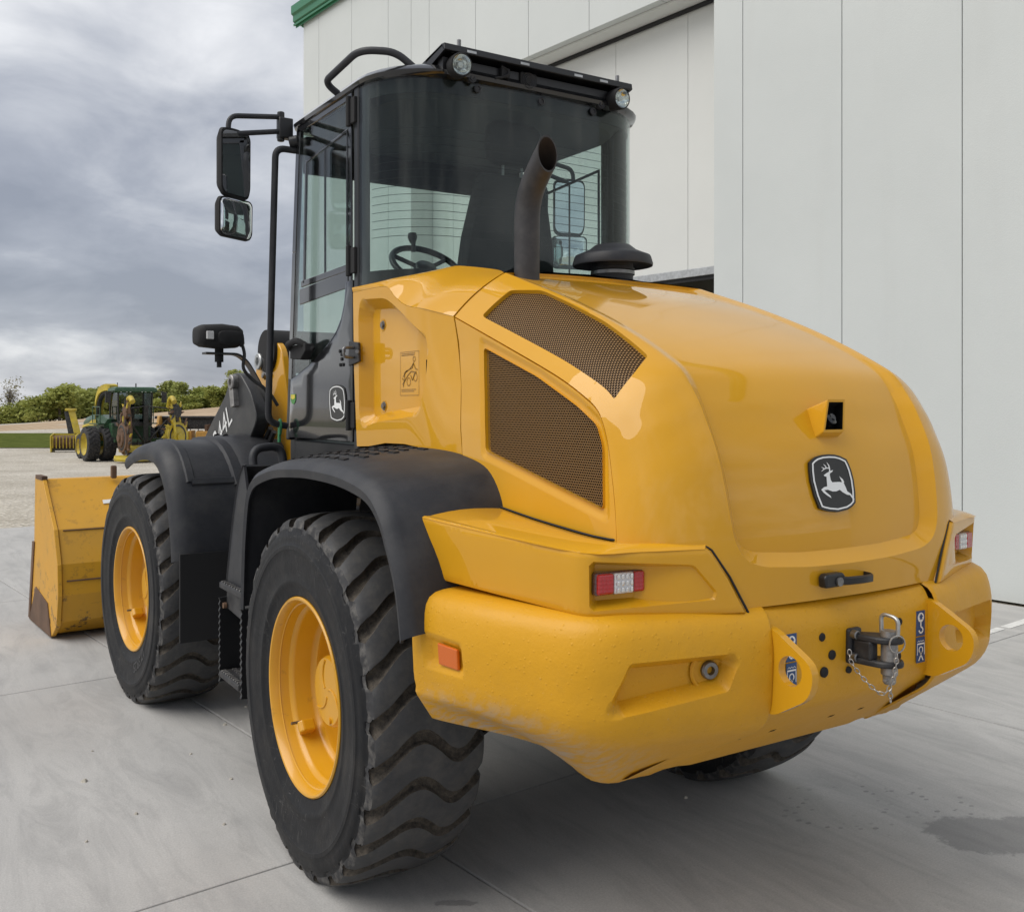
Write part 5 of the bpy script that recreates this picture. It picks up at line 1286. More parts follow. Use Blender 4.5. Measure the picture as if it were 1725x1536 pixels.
# rear visor and work lights
g = G(); vis = [(.20, 3.140), (.06, 3.165), (.035, 3.163), (.030, 3.135), (.042, 3.133), (.055, 3.150), (.20, 3.122)]
g.loft([[Vector((x, a, b)) for a, b in vis] for x in (-.485, .485)], closed=True, cap=True)
vz = g.obj('light_visor', BS, roof, smooth=0, bevel=.003)
g = G()
for x in (-.485, .475): g.prism([(x, .055, 3.160), (x, .035, 3.135), (x, .22, 3.085), (x, .28, 3.125)], (.010, 0, 0))
g.box(-.47, .47, .075, .12, 3.06, 3.12); g.obj('visor_gusset', BS, vz, smooth=0)
g = G()
for x, y in ((-.36, .035), (-.10, .035), (.18, .035), (.32, .035)): g.box(x-.022, x+.022, .0290, .0305, 3.140, 3.150)
g.obj('visor_slot', mt('galvanised'), vz, smooth=0)
def worklight(x):
    c0 = Vector((x, .06, 3.085)); ax_ = Vector((-.12 if x < 0 else .05, -1, -.10)).normalized()
    g = G(); g.lathe([(.0001, -.046), (.026, -.044), (.043, -.026), (.048, .0), (.048, .042), (.045, .047), (.041, .046)], c0, ax_, 32); wl_ = g.obj('work_light', BM, vz, smooth=40)
    g = G(); g.lathe([(.0001, .012), (.019, .016), (.034, .028), (.042, .044)], c0, ax_, 32); g.obj('lamp_reflector', mt('reflector'), wl_)
    g = G(); g.lathe([(.0001, .047), (.026, .046), (.042, .043)], c0, ax_, 32); g.obj('lamp_glass', mt('far_glass') if False else mt('cab_glass'), wl_)
    g = G(); g.lathe([(.0001, .018), (.010, .022), (.012, .034), (.0001, .036)], c0, ax_, 14); g.obj('lamp_bulb', mt('clear_lens'), wl_)
    g = G(); g.box(x-.030, x+.030, .035, .060, 3.135, 3.160); g.cyl((x, .048, 3.16), (x, .048, 3.190), .009, 8); g.obj('lamp_bracket', mt('bolt_steel'), wl_, smooth=0)
    s_ = 1 if x < 0 else -1
    g = G(); g.tube(smooth_path([c0-ax_*.045+Vector((s_*.03, 0, 0)), Vector((x+s_*.10, .085, 3.055)), Vector((x+s_*.16, .075, 3.075)), Vector((x+s_*.20, .095, 3.115))], 6), .0055, 8); g.obj('lamp_cable', mt('hydraulic_hose'), wl_)
    g = G(); g.cyl((x+s_*.075, .085, 3.055), (x+s_*.075, .066, 3.055), .020, 16); g.lathe([(.013, 0), (.013, .004), (.006, .004), (.006, 0)], (x+s_*.075, .066, 3.055), (0, -1, 0), 16); g.obj('cable_grommet', BP, wl_)
worklight(-.41); worklight(.41)
g = G(); g.box(-.10, -.015, .062, .078, 3.055, 3.125); al = g.obj('reverse_alarm', BM, vz, smooth=0, bevel=.01)
for q in (.030, .022, .014): G().lathe([(q, 0), (q+.003, .002), (q+.004, 0)], (-.058, .0615, 3.09), (0, -1, 0), 24).obj('alarm_ring', BP, al)
g = G(); g.tube(smooth_path([(-.23, .06, 3.07), (-.18, .05, 3.085), (-.17, .055, 3.11), (-.20, .06, 3.125)], 5), .006, 8); g.box(-.20, -.16, .055, .075, 3.08, 3.12); g.obj('cable_clip', BM, vz, smooth=0)
for x in (.02, .30, -.30): G().lathe([(.017, .0), (.017, .006), (.010, .008), (.008, .004), (.0001, .004)], (x, .086, 3.02), (0, -1, 0), 18).obj('glass_fixing', BP, rw)

# ---- mirrors and left rails
def mirrors(sg, tilt):
    g = G(); bx_ = sg*.70; y = 1.20
    g.box(min(bx_, bx_+sg*.07), max(bx_, bx_+sg*.07), y-.025, y+.025, 3.00, 3.10); g.cyl((bx_+sg*.055, y, 2.985), (bx_+sg*.055, y, 3.13), .018, 12); g.cyl((bx_+sg*.02, y-.02, 2.98), (bx_-sg*.02, y-.04, 2.99), .03, 12)
    br = g.obj('mirror_bracket', BS, cab, smooth=30, bevel=.006)
    arm = fillet([Vector((bx_+sg*.055, y, 3.105)), Vector((sg*1.005, y+.01, 3.075)), Vector((sg*1.010, y+.01, 2.985))], [0, .05, 0], 6)
    g = G(); g.tube(arm, .0125, 10); g.tube([Vector((bx_+sg*.055, y, 3.035)), Vector((sg*.995, y+.01, 2.990))], .0125, 10); g.tube([Vector((sg*1.005, y+.03, 2.99)), Vector((sg*1.0, y+.03, 2.58))], .010, 8); g.obj('mirror_arm', BP, br)
    for cz, w, h, bul in ((2.785, .088, .155, .0), (2.525, .100, .092, .035)):
        c0 = Vector((sg*.975, y, cz+.065)); rot = Matrix.Rotation(tilt, 3, 'Z')
        ol = fillet([Vector((-w, 0, h*.93)), Vector((-w*.1, 0, h*1.0)), Vector((w*.85, 0, h*.96)), Vector((w, 0, h*.80)), Vector((w*.98, 0, -h*.7)), Vector((w*.80, 0, -h)), Vector((-w*.8, 0, -h*.97)), Vector((-w, 0, -h*.8))], .03, 5, True)
        def P_(v, o): q = rot @ Vector((v.x, o, v.z)); return c0+q
        g = G(); rows = [[P_(v*1.0, -.004) for v in ol], [P_(v*1.06, -.002) for v in ol], [P_(v*1.08, .015) for v in ol], [P_(v*.9, .045) for v in ol], [P_(v*.5, .062) for v in ol], [P_(v*.05, .065) for v in ol]]
        g.loft(rows, closed=True); h_ = g.obj('mirror_housing', BM, br, smooth=50)
        g = G()
        if not bul: g.add([P_(v*.985, -.0045) for v in ol], [tuple(range(len(ol)))[::-1]])
        else:
            rr = []
            for sc_ in (1.0, .9, .8, .7, .6, .5, .4, .3, .2, .1, .01): rr.append([P_(v*sc_*.985, -.0045-bul*max(0, 1-.55*(v.x*sc_/w)**2-.55*(v.z*sc_/h)**2)*.5+bul*.0) for v in ol])
            rr[0] = [P_(v*.985, -.004) for v in ol]; g.loft(rr, closed=True)
        g.obj('mirror_glass', mt('mirror'), h_, smooth=180)
mirrors(-1, math.radians(27)); mirrors(1, math.radians(-20))
# long grab rail beside the door
g = G(); g.tube(fillet([Vector((-.69, 1.175, 2.945)), Vector((-.79, 1.175, 2.945)), Vector((-.80, 1.255, 1.62)), Vector((-.70, 1.27, 1.60))], [0, .06, .09, 0], 8), .0165, 12); rail = g.obj('grab_rail', BP, cab)
g = G(); g.tube(fillet([Vector((.69, 1.175, 2.945)), Vector((.79, 1.175, 2.945)), Vector((.80, 1.255, 1.62)), Vector((.70, 1.27, 1.60))], [0, .06, .09, 0], 8), .0165, 12); g.obj('grab_rail', BP, cab)
g = G(); g.tube(smooth_path([(-.735, 1.268, 1.56), (-.738, 1.25, 1.60), (-.735, 1.268, 1.63), (-.732, 1.285, 1.60), (-.735, 1.28, 1.52)], 5), .008, 6); g.obj('cable_tie', mt('green_tie'), rail)

# ---- cab interior
st = G(); sp = [(.34, 2.02), (.30, 2.20), (.27, 2.45), (.245, 2.66), (.25, 2.72), (.30, 2.735), (.36, 2.70), (.39, 2.45), (.44, 2.10)]
rows = []
for x, s_ in ((-.245, .80), (-.225, .92), (-.15, 1.0), (0, 1.03), (.15, 1.0), (.225, .92), (.245, .80)):
    row = []
    for a, b in sp:
        xx = x*(1-.35*smooth01((b-2.25)/.5)); row.append(Vector((xx, .33+(a-.33)*s_, b)))
    rows.append(row)
st.loft(rows, closed=True, cap=True); seat = st.obj('operator_seat', mt('seat_fabric'), cab, smooth=60)
g = G(); g.box(-.25, .25, .36, .86, 1.95, 2.08); g.obj('seat_cushion', mt('seat_fabric'), seat, smooth=0, bevel=.05, seg=4)
g = G(); rows = []
for z, w, d in ((2.775, .11, .030), (2.80, .135, .045), (2.87, .145, .052), (2.94, .135, .045), (2.965, .11, .030)):
    rows.append([Vector((w*math.copysign(abs(math.cos(6.283*k/20))**.6, math.cos(6.283*k/20)), .28+d*math.copysign(abs(math.sin(6.283*k/20))**.7, math.sin(6.283*k/20)), z)) for k in range(20)])
g.loft(rows, closed=True, cap=True); g.obj('headrest', mt('seat_fabric'), seat, smooth=60)
g = G()
for x in (-.05, .05): g.cyl((x, .29, 2.70), (x, .285, 2.80), .007, 8)
g.obj('headrest_post', mt('bolt_steel'), seat)
g = G(); g.box(-.30, .30, .40, .80, 1.54, 1.95); g.obj('seat_base', BM, seat, smooth=0, bevel=.03)
g = G(); g.box(.30, .52, .40, 1.05, 1.55, 2.22); g.obj('control_console', mt('interior_grey'), cab, smooth=0, bevel=.03)
sw = Vector((-.01, 1.10, 2.42)); ax_ = Vector((0, -.62, .78)).normalized(); x_, y_ = frame_of(ax_)
g = G(); g.tube([sw+(x_*math.cos(6.283*k/40)+y_*math.sin(6.283*k/40))*.185 for k in range(40)], .0165, 10, closed=True)
for a in (.5, 2.6, 4.7): g.tube([sw-ax_*.02, sw+(x_*math.cos(a)+y_*math.sin(a))*.183], .012, 8)
g.lathe([(.0001, .01), (.05, .008), (.065, -.01), (.06, -.05)], sw, ax_, 20)
stw = g.obj('steering_wheel', BS, cab, smooth=50)
kp = sw+(-x_*0.35+y_*.94).normalized()*.16; kp = sw+Vector((-.02, .11, .09)); g = G(); g.tube([kp, kp+Vector((0, .0, .06))], .012, 10); g.lathe([(.012, .045), (.020, .06), (.026, .08), (.022, .10), (.0001, .106)], kp, (0, .15, 1), 16); g.obj('spinner_knob', BS, stw, smooth=60)
g = G(); g.tube([sw-ax_*.03, Vector((-.01, 1.20, 2.1)), Vector((-.01, 1.28, 1.7))], .05, 12); g.obj('steering_column', mt('interior_grey'), cab, smooth=50)
g = G(); g.box(-.12, .10, 1.18, 1.26, 2.20, 2.36); g.obj('dash_display', BM, cab, smooth=0, bevel=.02)

# ---- front half: fender, flap, tower, boom arms, bucket, headlight (all turn with the front frame)
FP = [(2.83, 1.41), (2.70, 1.45), (2.50, 1.485), (2.28, 1.490), (2.13, 1.45), (2.02, 1.36), (1.95, 1.25), (1.905, 1.13), (1.875, 1.02), (1.86, .90)]
fp = [crom([Vector((0, a, b)) for a, b in FP], i/3) for i in range((len(FP)-1)*3+1)]
g = G(); rows = []
for x, d in ((-1.062, .110), (-1.070, .080), (-1.062, .042), (-1.040, .017), (-1.005, .004), (-.95, 0), (-.85, 0), (-.62, 0)):
    row = []
    for p in fp:
        c_ = Vector((0, 2.63, .64)); q = c_+(p-c_)*(1-d*1.0); row.append(Vector((x, q.y, q.z)))
    rows.append(row)
g.sheet(rows, .012)
for mir in (False, True):
    pass
ff = g.obj('front_fender', BP, L, smooth=45, xf=fx)
mobj('front_fender', [fx((-v.x, v.y, v.z)) for v in g.v], [q[::-1] for q in g.f], BP, L, smooth=45)
def fpt(t): return sample(fp, t)
def fnorm(t): d = (sample(fp, min(1, t+.01))-sample(fp, max(0, t-.01))).normalized(); n_ = Vector((0, d.z, -d.y)); return n_ if n_.dot(sample(fp, t)-Vector((0, 2.63, .64))) > 0 else -n_
# raised frame round a sunken panel on the fender, with bolted tabs
g = G()
def fbar(pts_, w, h):
    for (xa, ta), (xb, tb) in zip(pts_, pts_[1:]):
        n_ = 8; 
        A1 = []
        for i in range(n_+1):
            s_ = i/n_; x = xa+(xb-xa)*s_; t = ta+(tb-ta)*s_; p = fpt(t)+Vector((x, 0, 0)); A1.append((p, fnorm(t)))
        dv = (A1[-1][0]-A1[0][0]).normalized()
        rows = []
        for p, n0 in A1:
            sd_ = dv.cross(n0).normalized()*w*.5; rows.append([p-sd_*1.3, p-sd_*.7+n0*h, p+sd_*.7+n0*h, p+sd_*1.3])
        g.loft(rows)
fbar([(-.965, .24), (-.965, .70)], .05, .020); fbar([(-.965, .70), (-.70, .70)], .045, .022); fbar([(-.74, .22), (-.70, .72)], .07, .030)
g.obj('fender_ridge', BP, ff, smooth=50, xf=fx)
for x, t in ((-.80, .42), (-.78, .50), (-.945, .50)):
    p = fpt(t)+Vector((x, 0, 0)); n_ = fnorm(t); g = G(); g.lathe([(.020, 0), (.020, .004), (.012, .004), (.012, .010), (.0001, .011)], p, n_, 14); g.obj('fender_bolt', mt('bolt_steel'), ff, xf=fx)
for x0, x1, t0, t1 in ((-.83, -.755, .38, .54), (-.945, -.915, .46, .555)):
    P_ = [fpt(t)+Vector((x, 0, 0))+fnorm(t)*.003 for x, t in ((x0, t0), (x1, t0), (x1, t1), (x0, t1))]; g = G(); g.prism(P_, fnorm((t0+t1)/2)*-.004); g.obj('fender_tab', BM, ff, smooth=0, xf=fx)
# inboard hump of the fender moulding
g = G(); rows = []
for x, h in ((-.70, .0), (-.67, .02), (-.62, .028), (-.50, .028), (-.44, .02)):
    rows.append([fpt(t)+Vector((x, 0, 0))+fnorm(t)*h for t in [i/16 for i in range(2, 17)]])
g.sheet(rows, .012); g.obj('fender_hump', BP, ff, smooth=45, xf=fx)
for t in (.30, .40):
    p = fpt(t)+Vector((-.655, 0, 0))+fnorm(t)*.026; g = G(); g.lathe([(.022, .006), (.018, 0), (.016, -.02), (.0001, -.02)], p, (-.6, -.4, .6), 16); g.cyl(p-Vector((-.6, -.4, .6))*.02, p-Vector((-.6, -.4, .6))*.002, .010, 8); g.obj('recess_bolt', mt('black_steel'), ff, xf=fx)
g = G(); g.box(-1.06, -.66, 1.842, 1.858, .47, .93); g.obj('mud_flap', BM, L, smooth=0, xf=fx)
g = G(); g.box(.66, 1.06, 1.842, 1.858, .47, .93); g.obj('mud_flap', BM, L, smooth=0, xf=fx)
# tower plates
for sg in (-1, 1):
    for x0, m in ((.30, Y), (.22, Y)):
        if x0 == .22: continue
        g = G(); ol = fillet([Vector((0, 2.03, 1.10)), Vector((0, 2.08, 1.50)), Vector((0, 2.19, 1.90)), Vector((0, 2.24, 2.06)), Vector((0, 2.42, 2.11)), Vector((0, 2.60, 2.05)), Vector((0, 2.64, 1.90)), Vector((0, 2.60, 1.62)), Vector((0, 2.52, 1.40)), Vector((0, 2.75, 1.10))], [0, .1, .1, .08, .15, .08, .1, .2, .15, 0], 5, True)
        g.prism([p+Vector((sg*.32-.02, 0, 0)) for p in ol], (.04, 0, 0)); tw = g.obj('boom_tower', Y, L, smooth=30, bevel=.006, xf=fx)
        for y_, z_ in ((2.52, 1.97), (2.36, 1.45)):
            g = G(); xo = sg*.34; g.lathe([(.035, -.02), (.052, -.01), (.052, .03), (.046, .036), (.026, .036), (.024, .020), (.0001, .020)], (xo, y_, z_), (sg, 0, 0), 24); pn = g.obj('pivot_pin', mt('galvanised'), tw, xf=fx, smooth=40)
            g = G(); g.prism([(xo, y_-.02, z_+.03), (xo, y_-.075, z_+.02), (xo, y_-.10, z_-.09), (xo, y_-.065, z_-.115), (xo, y_-.035, z_-.03)], (sg*.02, 0, 0)); g.cyl((xo, y_-.078, z_-.088), (xo+sg*.035, y_-.078, z_-.088), .018, 8); g.obj('pin_keeper', mt('worn_steel'), tw, xf=fx, smooth=0, bevel=.004)
g = G(); g.box(-.30, .30, 2.08, 2.62, 1.10, 1.50); g.obj('tower_crossbox', Y, L, smooth=0, bevel=.01, xf=fx)
g = G(); g.lathe([(.13, -.36), (.13, .36)], (0, 2.42, 2.03), (1, 0, 0), 28, True, True); g.obj('boom_pivot_tube', BM, L, xf=fx)
for sg in (-1, 1):
    ol = fillet([Vector((0, 2.54, 1.89)), Vector((0, 2.40, 1.90)), Vector((0, 2.20, 1.76)), Vector((0, 2.12, 1.62)), Vector((0, 2.24, 1.50)), Vector((0, 2.75, 1.08)), Vector((0, 3.55, .52)), Vector((0, 4.25, .18)), Vector((0, 4.38, .34)), Vector((0, 4.12, .55)), Vector((0, 3.54, 1.05)), Vector((0, 2.97, 1.53)), Vector((0, 2.62, 1.77))], [.05, .06, .08, .05, .05, .1, .2, .05, .08, .2, .2, .2, .1], 5, True)
    g = G(); x0 = -.535 if sg < 0 else .455; g.prism([p+Vector((x0, 0, 0)) for p in ol], (.08, 0, 0)); ba = g.obj('boom_arm', mt('arm_black'), L, smooth=30, bevel=.006, xf=fx)
    if sg < 0:
        tv2, tf2 = text_geo('344L', 0.185, 0.18); ca, sa = math.cos(math.radians(24)), math.sin(math.radians(24)); o_ = []
        ang = math.radians(36)
        for x, y, z in tv2:
            x *= 1.0; yy = 2.80-(x*math.cos(ang)-y*math.sin(ang)); zz = 1.395+(x*math.sin(ang)+y*math.cos(ang)); o_.append((-.5375, yy, zz))
        mobj('model_number', [fx(p) for p in o_], [q[::-1] for q in tf2], mt('decal_white'), ba, smooth=0)
    g = G(); xo = x0 if sg < 0 else x0+.08; g.lathe([(.03, -.01), (.046, .0), (.046, .03), (.040, .036), (.022, .036), (.020, .02), (.0001, .02)], (xo, 2.455, 1.84), (sg, 0, 0), 24); g.prism([(xo, 2.49, 1.80), (xo, 2.42, 1.80), (xo, 2.40, 1.70), (xo, 2.46, 1.69)], (sg*.03, 0, 0)); g.obj('arm_pin', mt('worn_steel'), ba, smooth=30, xf=fx)
g = G(); g.tube([(-.42, 2.2, 1.42), (-.40, 2.45, 1.20), (-.38, 3.2, .75)], .045, 12); g.tube([(-.42, 2.15, 1.46), (-.40, 2.6, 1.15)], .06, 12); g.obj('lift_cylinder', BS, L, xf=fx)
g = G()
for k, (dy, dz) in enumerate(((0, 0), (.05, .02), (.09, .06))): g.tube(smooth_path([(-.44, 2.10+dy, 1.55+dz), (-.45, 2.22+dy, 1.42+dz), (-.44, 2.36, 1.36-.03*k), (-.42, 2.5, 1.25)], 6), .016, 8)
g.obj('hydraulic_hose', mt('hydraulic_hose'), L, xf=fx)
g = G(); g.tube([(-.45, 3.6, .62), (.45, 3.6, .62)], .11, 20); g.obj('cross_tube', mt('arm_black'), L, xf=fx)
# bucket
BW = 1.135
prof = [(5.02, 1.135), (4.86, 1.140), (4.72, 1.02), (4.45, .80), (4.33, .56), (4.31, .34), (4.36, .14), (4.50, .035), (5.25, .012)]
pin_ = [(5.02, 1.115), (4.88, 1.118), (4.75, 1.00), (4.49, .78), (4.37, .55), (4.35, .34), (4.40, .16), (4.52, .062), (5.24, .030)]
g = G(); n = len(prof)
g.loft([[Vector((x, a, b)) for a, b in prof+pin_[::-1]] for x in (-BW+.02, BW-.02)], closed=True, cap=True)
bk = g.obj('bucket', YW, L, smooth=0, bevel=.006, xf=fx)
for sg in (-1, 1):
    ol = [Vector((0, a, b)) for a, b in [(5.10, 1.15), (4.84, 1.155), (4.70, 1.03), (4.43, .80), (4.31, .56), (4.29, .34), (4.34, .12), (4.50, .018), (5.30, .008), (5.30, .05), (5.14, .60)]]
    g = G(); g.prism([p+Vector((sg*BW-.015, 0, 0)) for p in ol], (.03, 0, 0)); g.obj('bucket_side', YW, bk, smooth=0, bevel=.004, xf=fx)
    g = G(); g.prism([(sg*(BW+.016)-.008, 5.27, .02), (sg*(BW+.016)-.008, 5.33, .02), (sg*(BW+.016)-.008, 5.17, .64), (sg*(BW+.016)-.008, 5.10, .64)], (.016, 0, 0)); g.prism([(sg*(BW+.016)-.006, 4.50, .012), (sg*(BW+.016)-.006, 5.30, .012), (sg*(BW+.016)-.006, 5.05, .30), (sg*(BW+.016)-.006, 4.62, .24)], (.012, 0, 0)); g.obj('wear_plate', mt('rust_brown'), bk, smooth=0, xf=fx)
    g = G(); g.box(sg*BW-.02, sg*BW+.02, 4.82, 5.06, 1.135, 1.165); g.obj('spill_edge_cap', mt('rust_brown'), bk, smooth=0, xf=fx)
g = G(); g.box(-BW, BW, 5.10, 5.42, -.0, .022); g.obj('cutting_edge', mt('rust_brown'), bk, smooth=0, bevel=.004, xf=fx)
g = G(); g.tube([(-BW+.05, 4.315, .44), (BW-.05, 4.315, .44)], .006, 6); g.tube([(-BW+.05, 4.44, .79), (BW-.05, 4.44, .79)], .005, 6); g.obj('weld_seam', mt('rust_brown'), bk, xf=fx)
g = G()
for x in (-.88,): g.prism([(x, 4.435, .715), (x+.05, 4.435, .725), (x+.12, 4.432, .70), (x+.11, 4.43, .655), (x+.03, 4.428, .645), (x-.02, 4.43, .67)], (0, -.003, 0))
g.obj('torn_sticker', mt('decal_white'), bk, smooth=0, xf=fx); g = G(); g.prism([(-.76, 4.655, .975), (-.64, 4.655, .98), (-.64, 4.63, .955), (-.76, 4.63, .95)], (0, -.004, .004))
g.obj('torn_sticker', mt('decal_white'), bk, smooth=0, xf=fx)
g = G(); g.box(-.66, -.62, 4.78, 4.83, 1.13, 1.23); g.obj('bucket_hook', mt('rust_brown'), bk, smooth=0, bevel=.01, xf=fx)
g = G()
for x in (-.40, .40): g.prism([(x-.03, 4.46, .80), (x-.03, 4.34, .62), (x-.03, 4.33, .20), (x-.03, 4.18, .22), (x-.03, 4.16, .78), (x-.03, 4.30, .90)], (.06, 0, 0))
g.obj('coupler_plate', mt('arm_black'), bk, smooth=0, xf=fx)
# headlight on its arm
g = G(); hb_ = fillet([Vector((-.47, 2.10, 1.70)), Vector((-.53, 2.12, 1.84)), Vector((-.59, 2.14, 1.95)), Vector((-.64, 2.15, 1.992)), Vector((-.83, 2.15, 1.992))], [0, .05, .05, .04, 0], 5)
rows = []
for i, p in enumerate(hb_):
    rows.append([p+Vector((0, -.035, .006)), p+Vector((0, .035, .006)), p+Vector((0, .035, -.006)), p+Vector((0, -.035, -.006))])
g.loft(rows, closed=True, cap=True); hla = g.obj('headlight_arm', mt('arm_black'), L, smooth=0, xf=fx)
g = G(); rows = []
HC_ = Vector((-.745, 2.15, 2.088))
for x, w, h, yo in ((-.135, .045, .030, 0), (-.128, .070, .048, 0), (-.10, .085, .062, 0), (0, .092, .070, 0), (.09, .085, .062, 0), (.118, .060, .045, 0), (.125, .035, .025, 0)):
    rows.append([HC_+Vector((x, w*math.copysign(abs(math.cos(6.283*k/20))**.55, math.cos(6.283*k/20)), h*math.copysign(abs(math.sin(6.283*k/20))**.55, math.sin(6.283*k/20)))) for k in range(20)])
g.loft(rows, closed=True, cap=True); hl = g.obj('headlight', BM, hla, smooth=60, xf=fx)
g = G(); rows = []
for o, s_ in ((0, 1), (.014, .95), (.02, .7)): rows.append([HC_+Vector((.035+.075*s_*math.copysign(abs(math.cos(6.283*k/20))**.6, math.cos(6.283*k/20)), -.088-o, -.01+.040*s_*math.copysign(abs(math.sin(6.283*k/20))**.6, math.sin(6.283*k/20)))) for k in range(20)])
g.loft(rows, closed=True, cap=True); g.obj('headlight_back_cover', BM, hl, smooth=50, xf=fx)
g = G(); g.box(-.848, -.808, 2.050, 2.066, 2.065, 2.110); g.obj('marker_lens', mt('clear_lens'), hl, smooth=0, bevel=.004, xf=fx)
g = G(); g.cyl((-.745, 2.15, 1.945), (-.745, 2.15, 2.03), .024, 14); g.cyl((-.745, 2.15, 1.915), (-.745, 2.15, 1.95), .014, 8); g.obj('headlight_stud', BM, hla, xf=fx)
g = G(); g.tube(smooth_path([(-.635, 2.10, 2.06), (-.625, 2.08, 1.99), (-.63, 2.08, 1.91), (-.58, 2.08, 1.85), (-.53, 2.06, 1.81), (-.48, 2.05, 1.76), (-.44, 2.05, 1.70)], 6), .010, 8); g.lathe([(.016, -.02), (.018, .01), (.008, .03)], (-.635, 2.10, 2.06), (0, 0, -1), 12); g.obj('headlight_cable', mt('hydraulic_hose'), hla, xf=fx)
# ------------------------------------------------------------------ far side of the yard
def local_frame(px, d, ang, dz=0.0):
    x = (px-862.5)/1669.42*d; o = view_pt(x, d, field_z(x, d)+dz); h = FW*(-math.cos(ang))+RT*math.sin(ang); s_ = FW*(-math.sin(ang))-RT*math.cos(ang)
    return o, h, s_
def mk(frame):
    o, h, s_ = frame
    return lambda p: s_*p[0]+h*p[1]+Vector((0, 0, p[2]))           # local: x = machine's right, y = ahead, z
HG, HYL, HBK, RB = mt('harvester_green'), mt('harvester_yellow'), mt('harvester_black'), mt('rust_brown')
fr = local_frame(213, 49.5, math.radians(39)); T = mk(fr)
H = empty('forage_harvester', fr[0]); tag(H, 'green and yellow forage harvester with folded row head on the gravel', 'harvester')
def ho(g, n, m, p=H, **k): return g.obj(n, m, p, xf=T, **k)
def far_wheel(c, r, w, parent=H):
    g = G(); pr = [(.64*r, -w*.52), (.80*r, -w*.53), (.93*r, -w*.5), (.96*r, -w*.42), (.96*r, w*.42), (.93*r, w*.5), (.80*r, w*.53), (.64*r, w*.52)]
    g.lathe(pr, c, (1, 0, 0), 40)
    for i in range(20):                                             # chevron lugs
        for sd_ in (-1, 1):
            a = 2*math.pi*(i+(.5 if sd_ > 0 else 0))/20; P_ = []
            for hh, da in ((0.0, .10), (.46, -.12)):
                for q, rr in ((-.035, .95), (-.03, 1.0), (.03, 1.0), (.035, .95)):
                    an = a+da+q*1.3; P_.append(Vector((c[0]+sd_*hh*w, c[1]+rr*r*math.cos(an), c[2]+rr*r*math.sin(an))))
            g.add(P_, [(0, 1, 5, 4), (1, 2, 6, 5), (2, 3, 7, 6), (4, 5, 6, 7), (3, 2, 1, 0)])
    wh = ho(g, 'wheel', mt('far_tyre'), parent, smooth=30)
    g = G(); 
    for sd_ in (-1, 1): g.lathe([(.66*r, w*.535*sd_), (.64*r, w*.45*sd_), (.58*r, w*.30*sd_), (.52*r, w*.15*sd_), (.20*r, w*.10*sd_), (.18*r, w*.2*sd_), (.0001, w*.2*sd_)], c, (1, 0, 0), 32)
    ho(g, 'rim', HYL, wh, smooth=40)
for s_ in (-1, 1):
    far_wheel((s_*1.75, .0, .84), .84, .55); far_wheel((s_*.98, .0, .84), .84, .55); far_wheel((s_*1.25, -2.9, .62), .62, .45)
ho(G().cyl((-1.6, 0, .84), (1.6, 0, .84), .14, 12), 'front_axle', HG); ho(G().cyl((-1.2, -2.9, .62), (1.2, -2.9, .62), .11, 12), 'rear_axle', HBK)
g = G(); rows = []
for y, w, z0, z1 in ((.25, 1.15, 1.25, 2.05), (-.6, 1.2, 1.2, 2.25), (-2.0, 1.2, 1.15, 2.25), (-3.2, 1.15, 1.10, 2.10), (-3.75, 1.0, 1.10, 1.80), (-3.85, .85, 1.15, 1.45)):
    rows.append([Vector((-w, y, z0)), Vector((-w, y, z1-.25)), Vector((-w*.85, y, z1)), Vector((w*.85, y, z1)), Vector((w, y, z1-.25)), Vector((w, y, z0))])
g.loft(rows, closed=True, cap=True); body = ho(g, 'body', HG, smooth=30)
for s_ in (-1, 1):
    ho(G().prism([(s_*1.205, -.7, 1.72), (s_*1.205, -2.0, 1.70), (s_*1.205, -3.2, 1.58), (s_*1.17, -3.2, 1.70), (s_*1.205, -2.0, 1.83), (s_*1.205, -1.5, 2.0), (s_*1.205, -.7, 2.02)], (s_*.02, 0, 0)), 'side_stripe', HYL, body, smooth=0)
    g = G()
    for z in (1.30, 1.42, 1.54): g.box(s_*1.215-.01, s_*1.215+.01, -3.0, -1.2, z, z+.05)
    ho(g, 'side_louvre', HBK, body, smooth=0)
    g = G()
    for y in (.1, -.5, -1.1): g.tube([(s_*1.30, y, 1.85), (s_*1.30, y, 2.65)], .025, 6)
    g.tube([(s_*1.30, .1, 2.65), (s_*1.30, -1.1, 2.65)], .025, 6); g.tube([(s_*1.30, .1, 2.25), (s_*1.30, -1.1, 2.25)], .02, 6); g.box(s_*1.25-.2, s_*1.25+.2, -1.2, .3, 1.78, 1.84)
    ho(g, 'handrail', HG, H)
ho(G().box(-.95, .95, .25, .75, 1.0, 1.85), 'front_panel', HG, smooth=0, bevel=.05)
ho(G().prism([(-.10, .752, 1.62), (.10, .752, 1.62), (.10, .752, 1.78), (-.10, .752, 1.78)], (0, .01, 0)), 'front_badge', HYL, smooth=0)
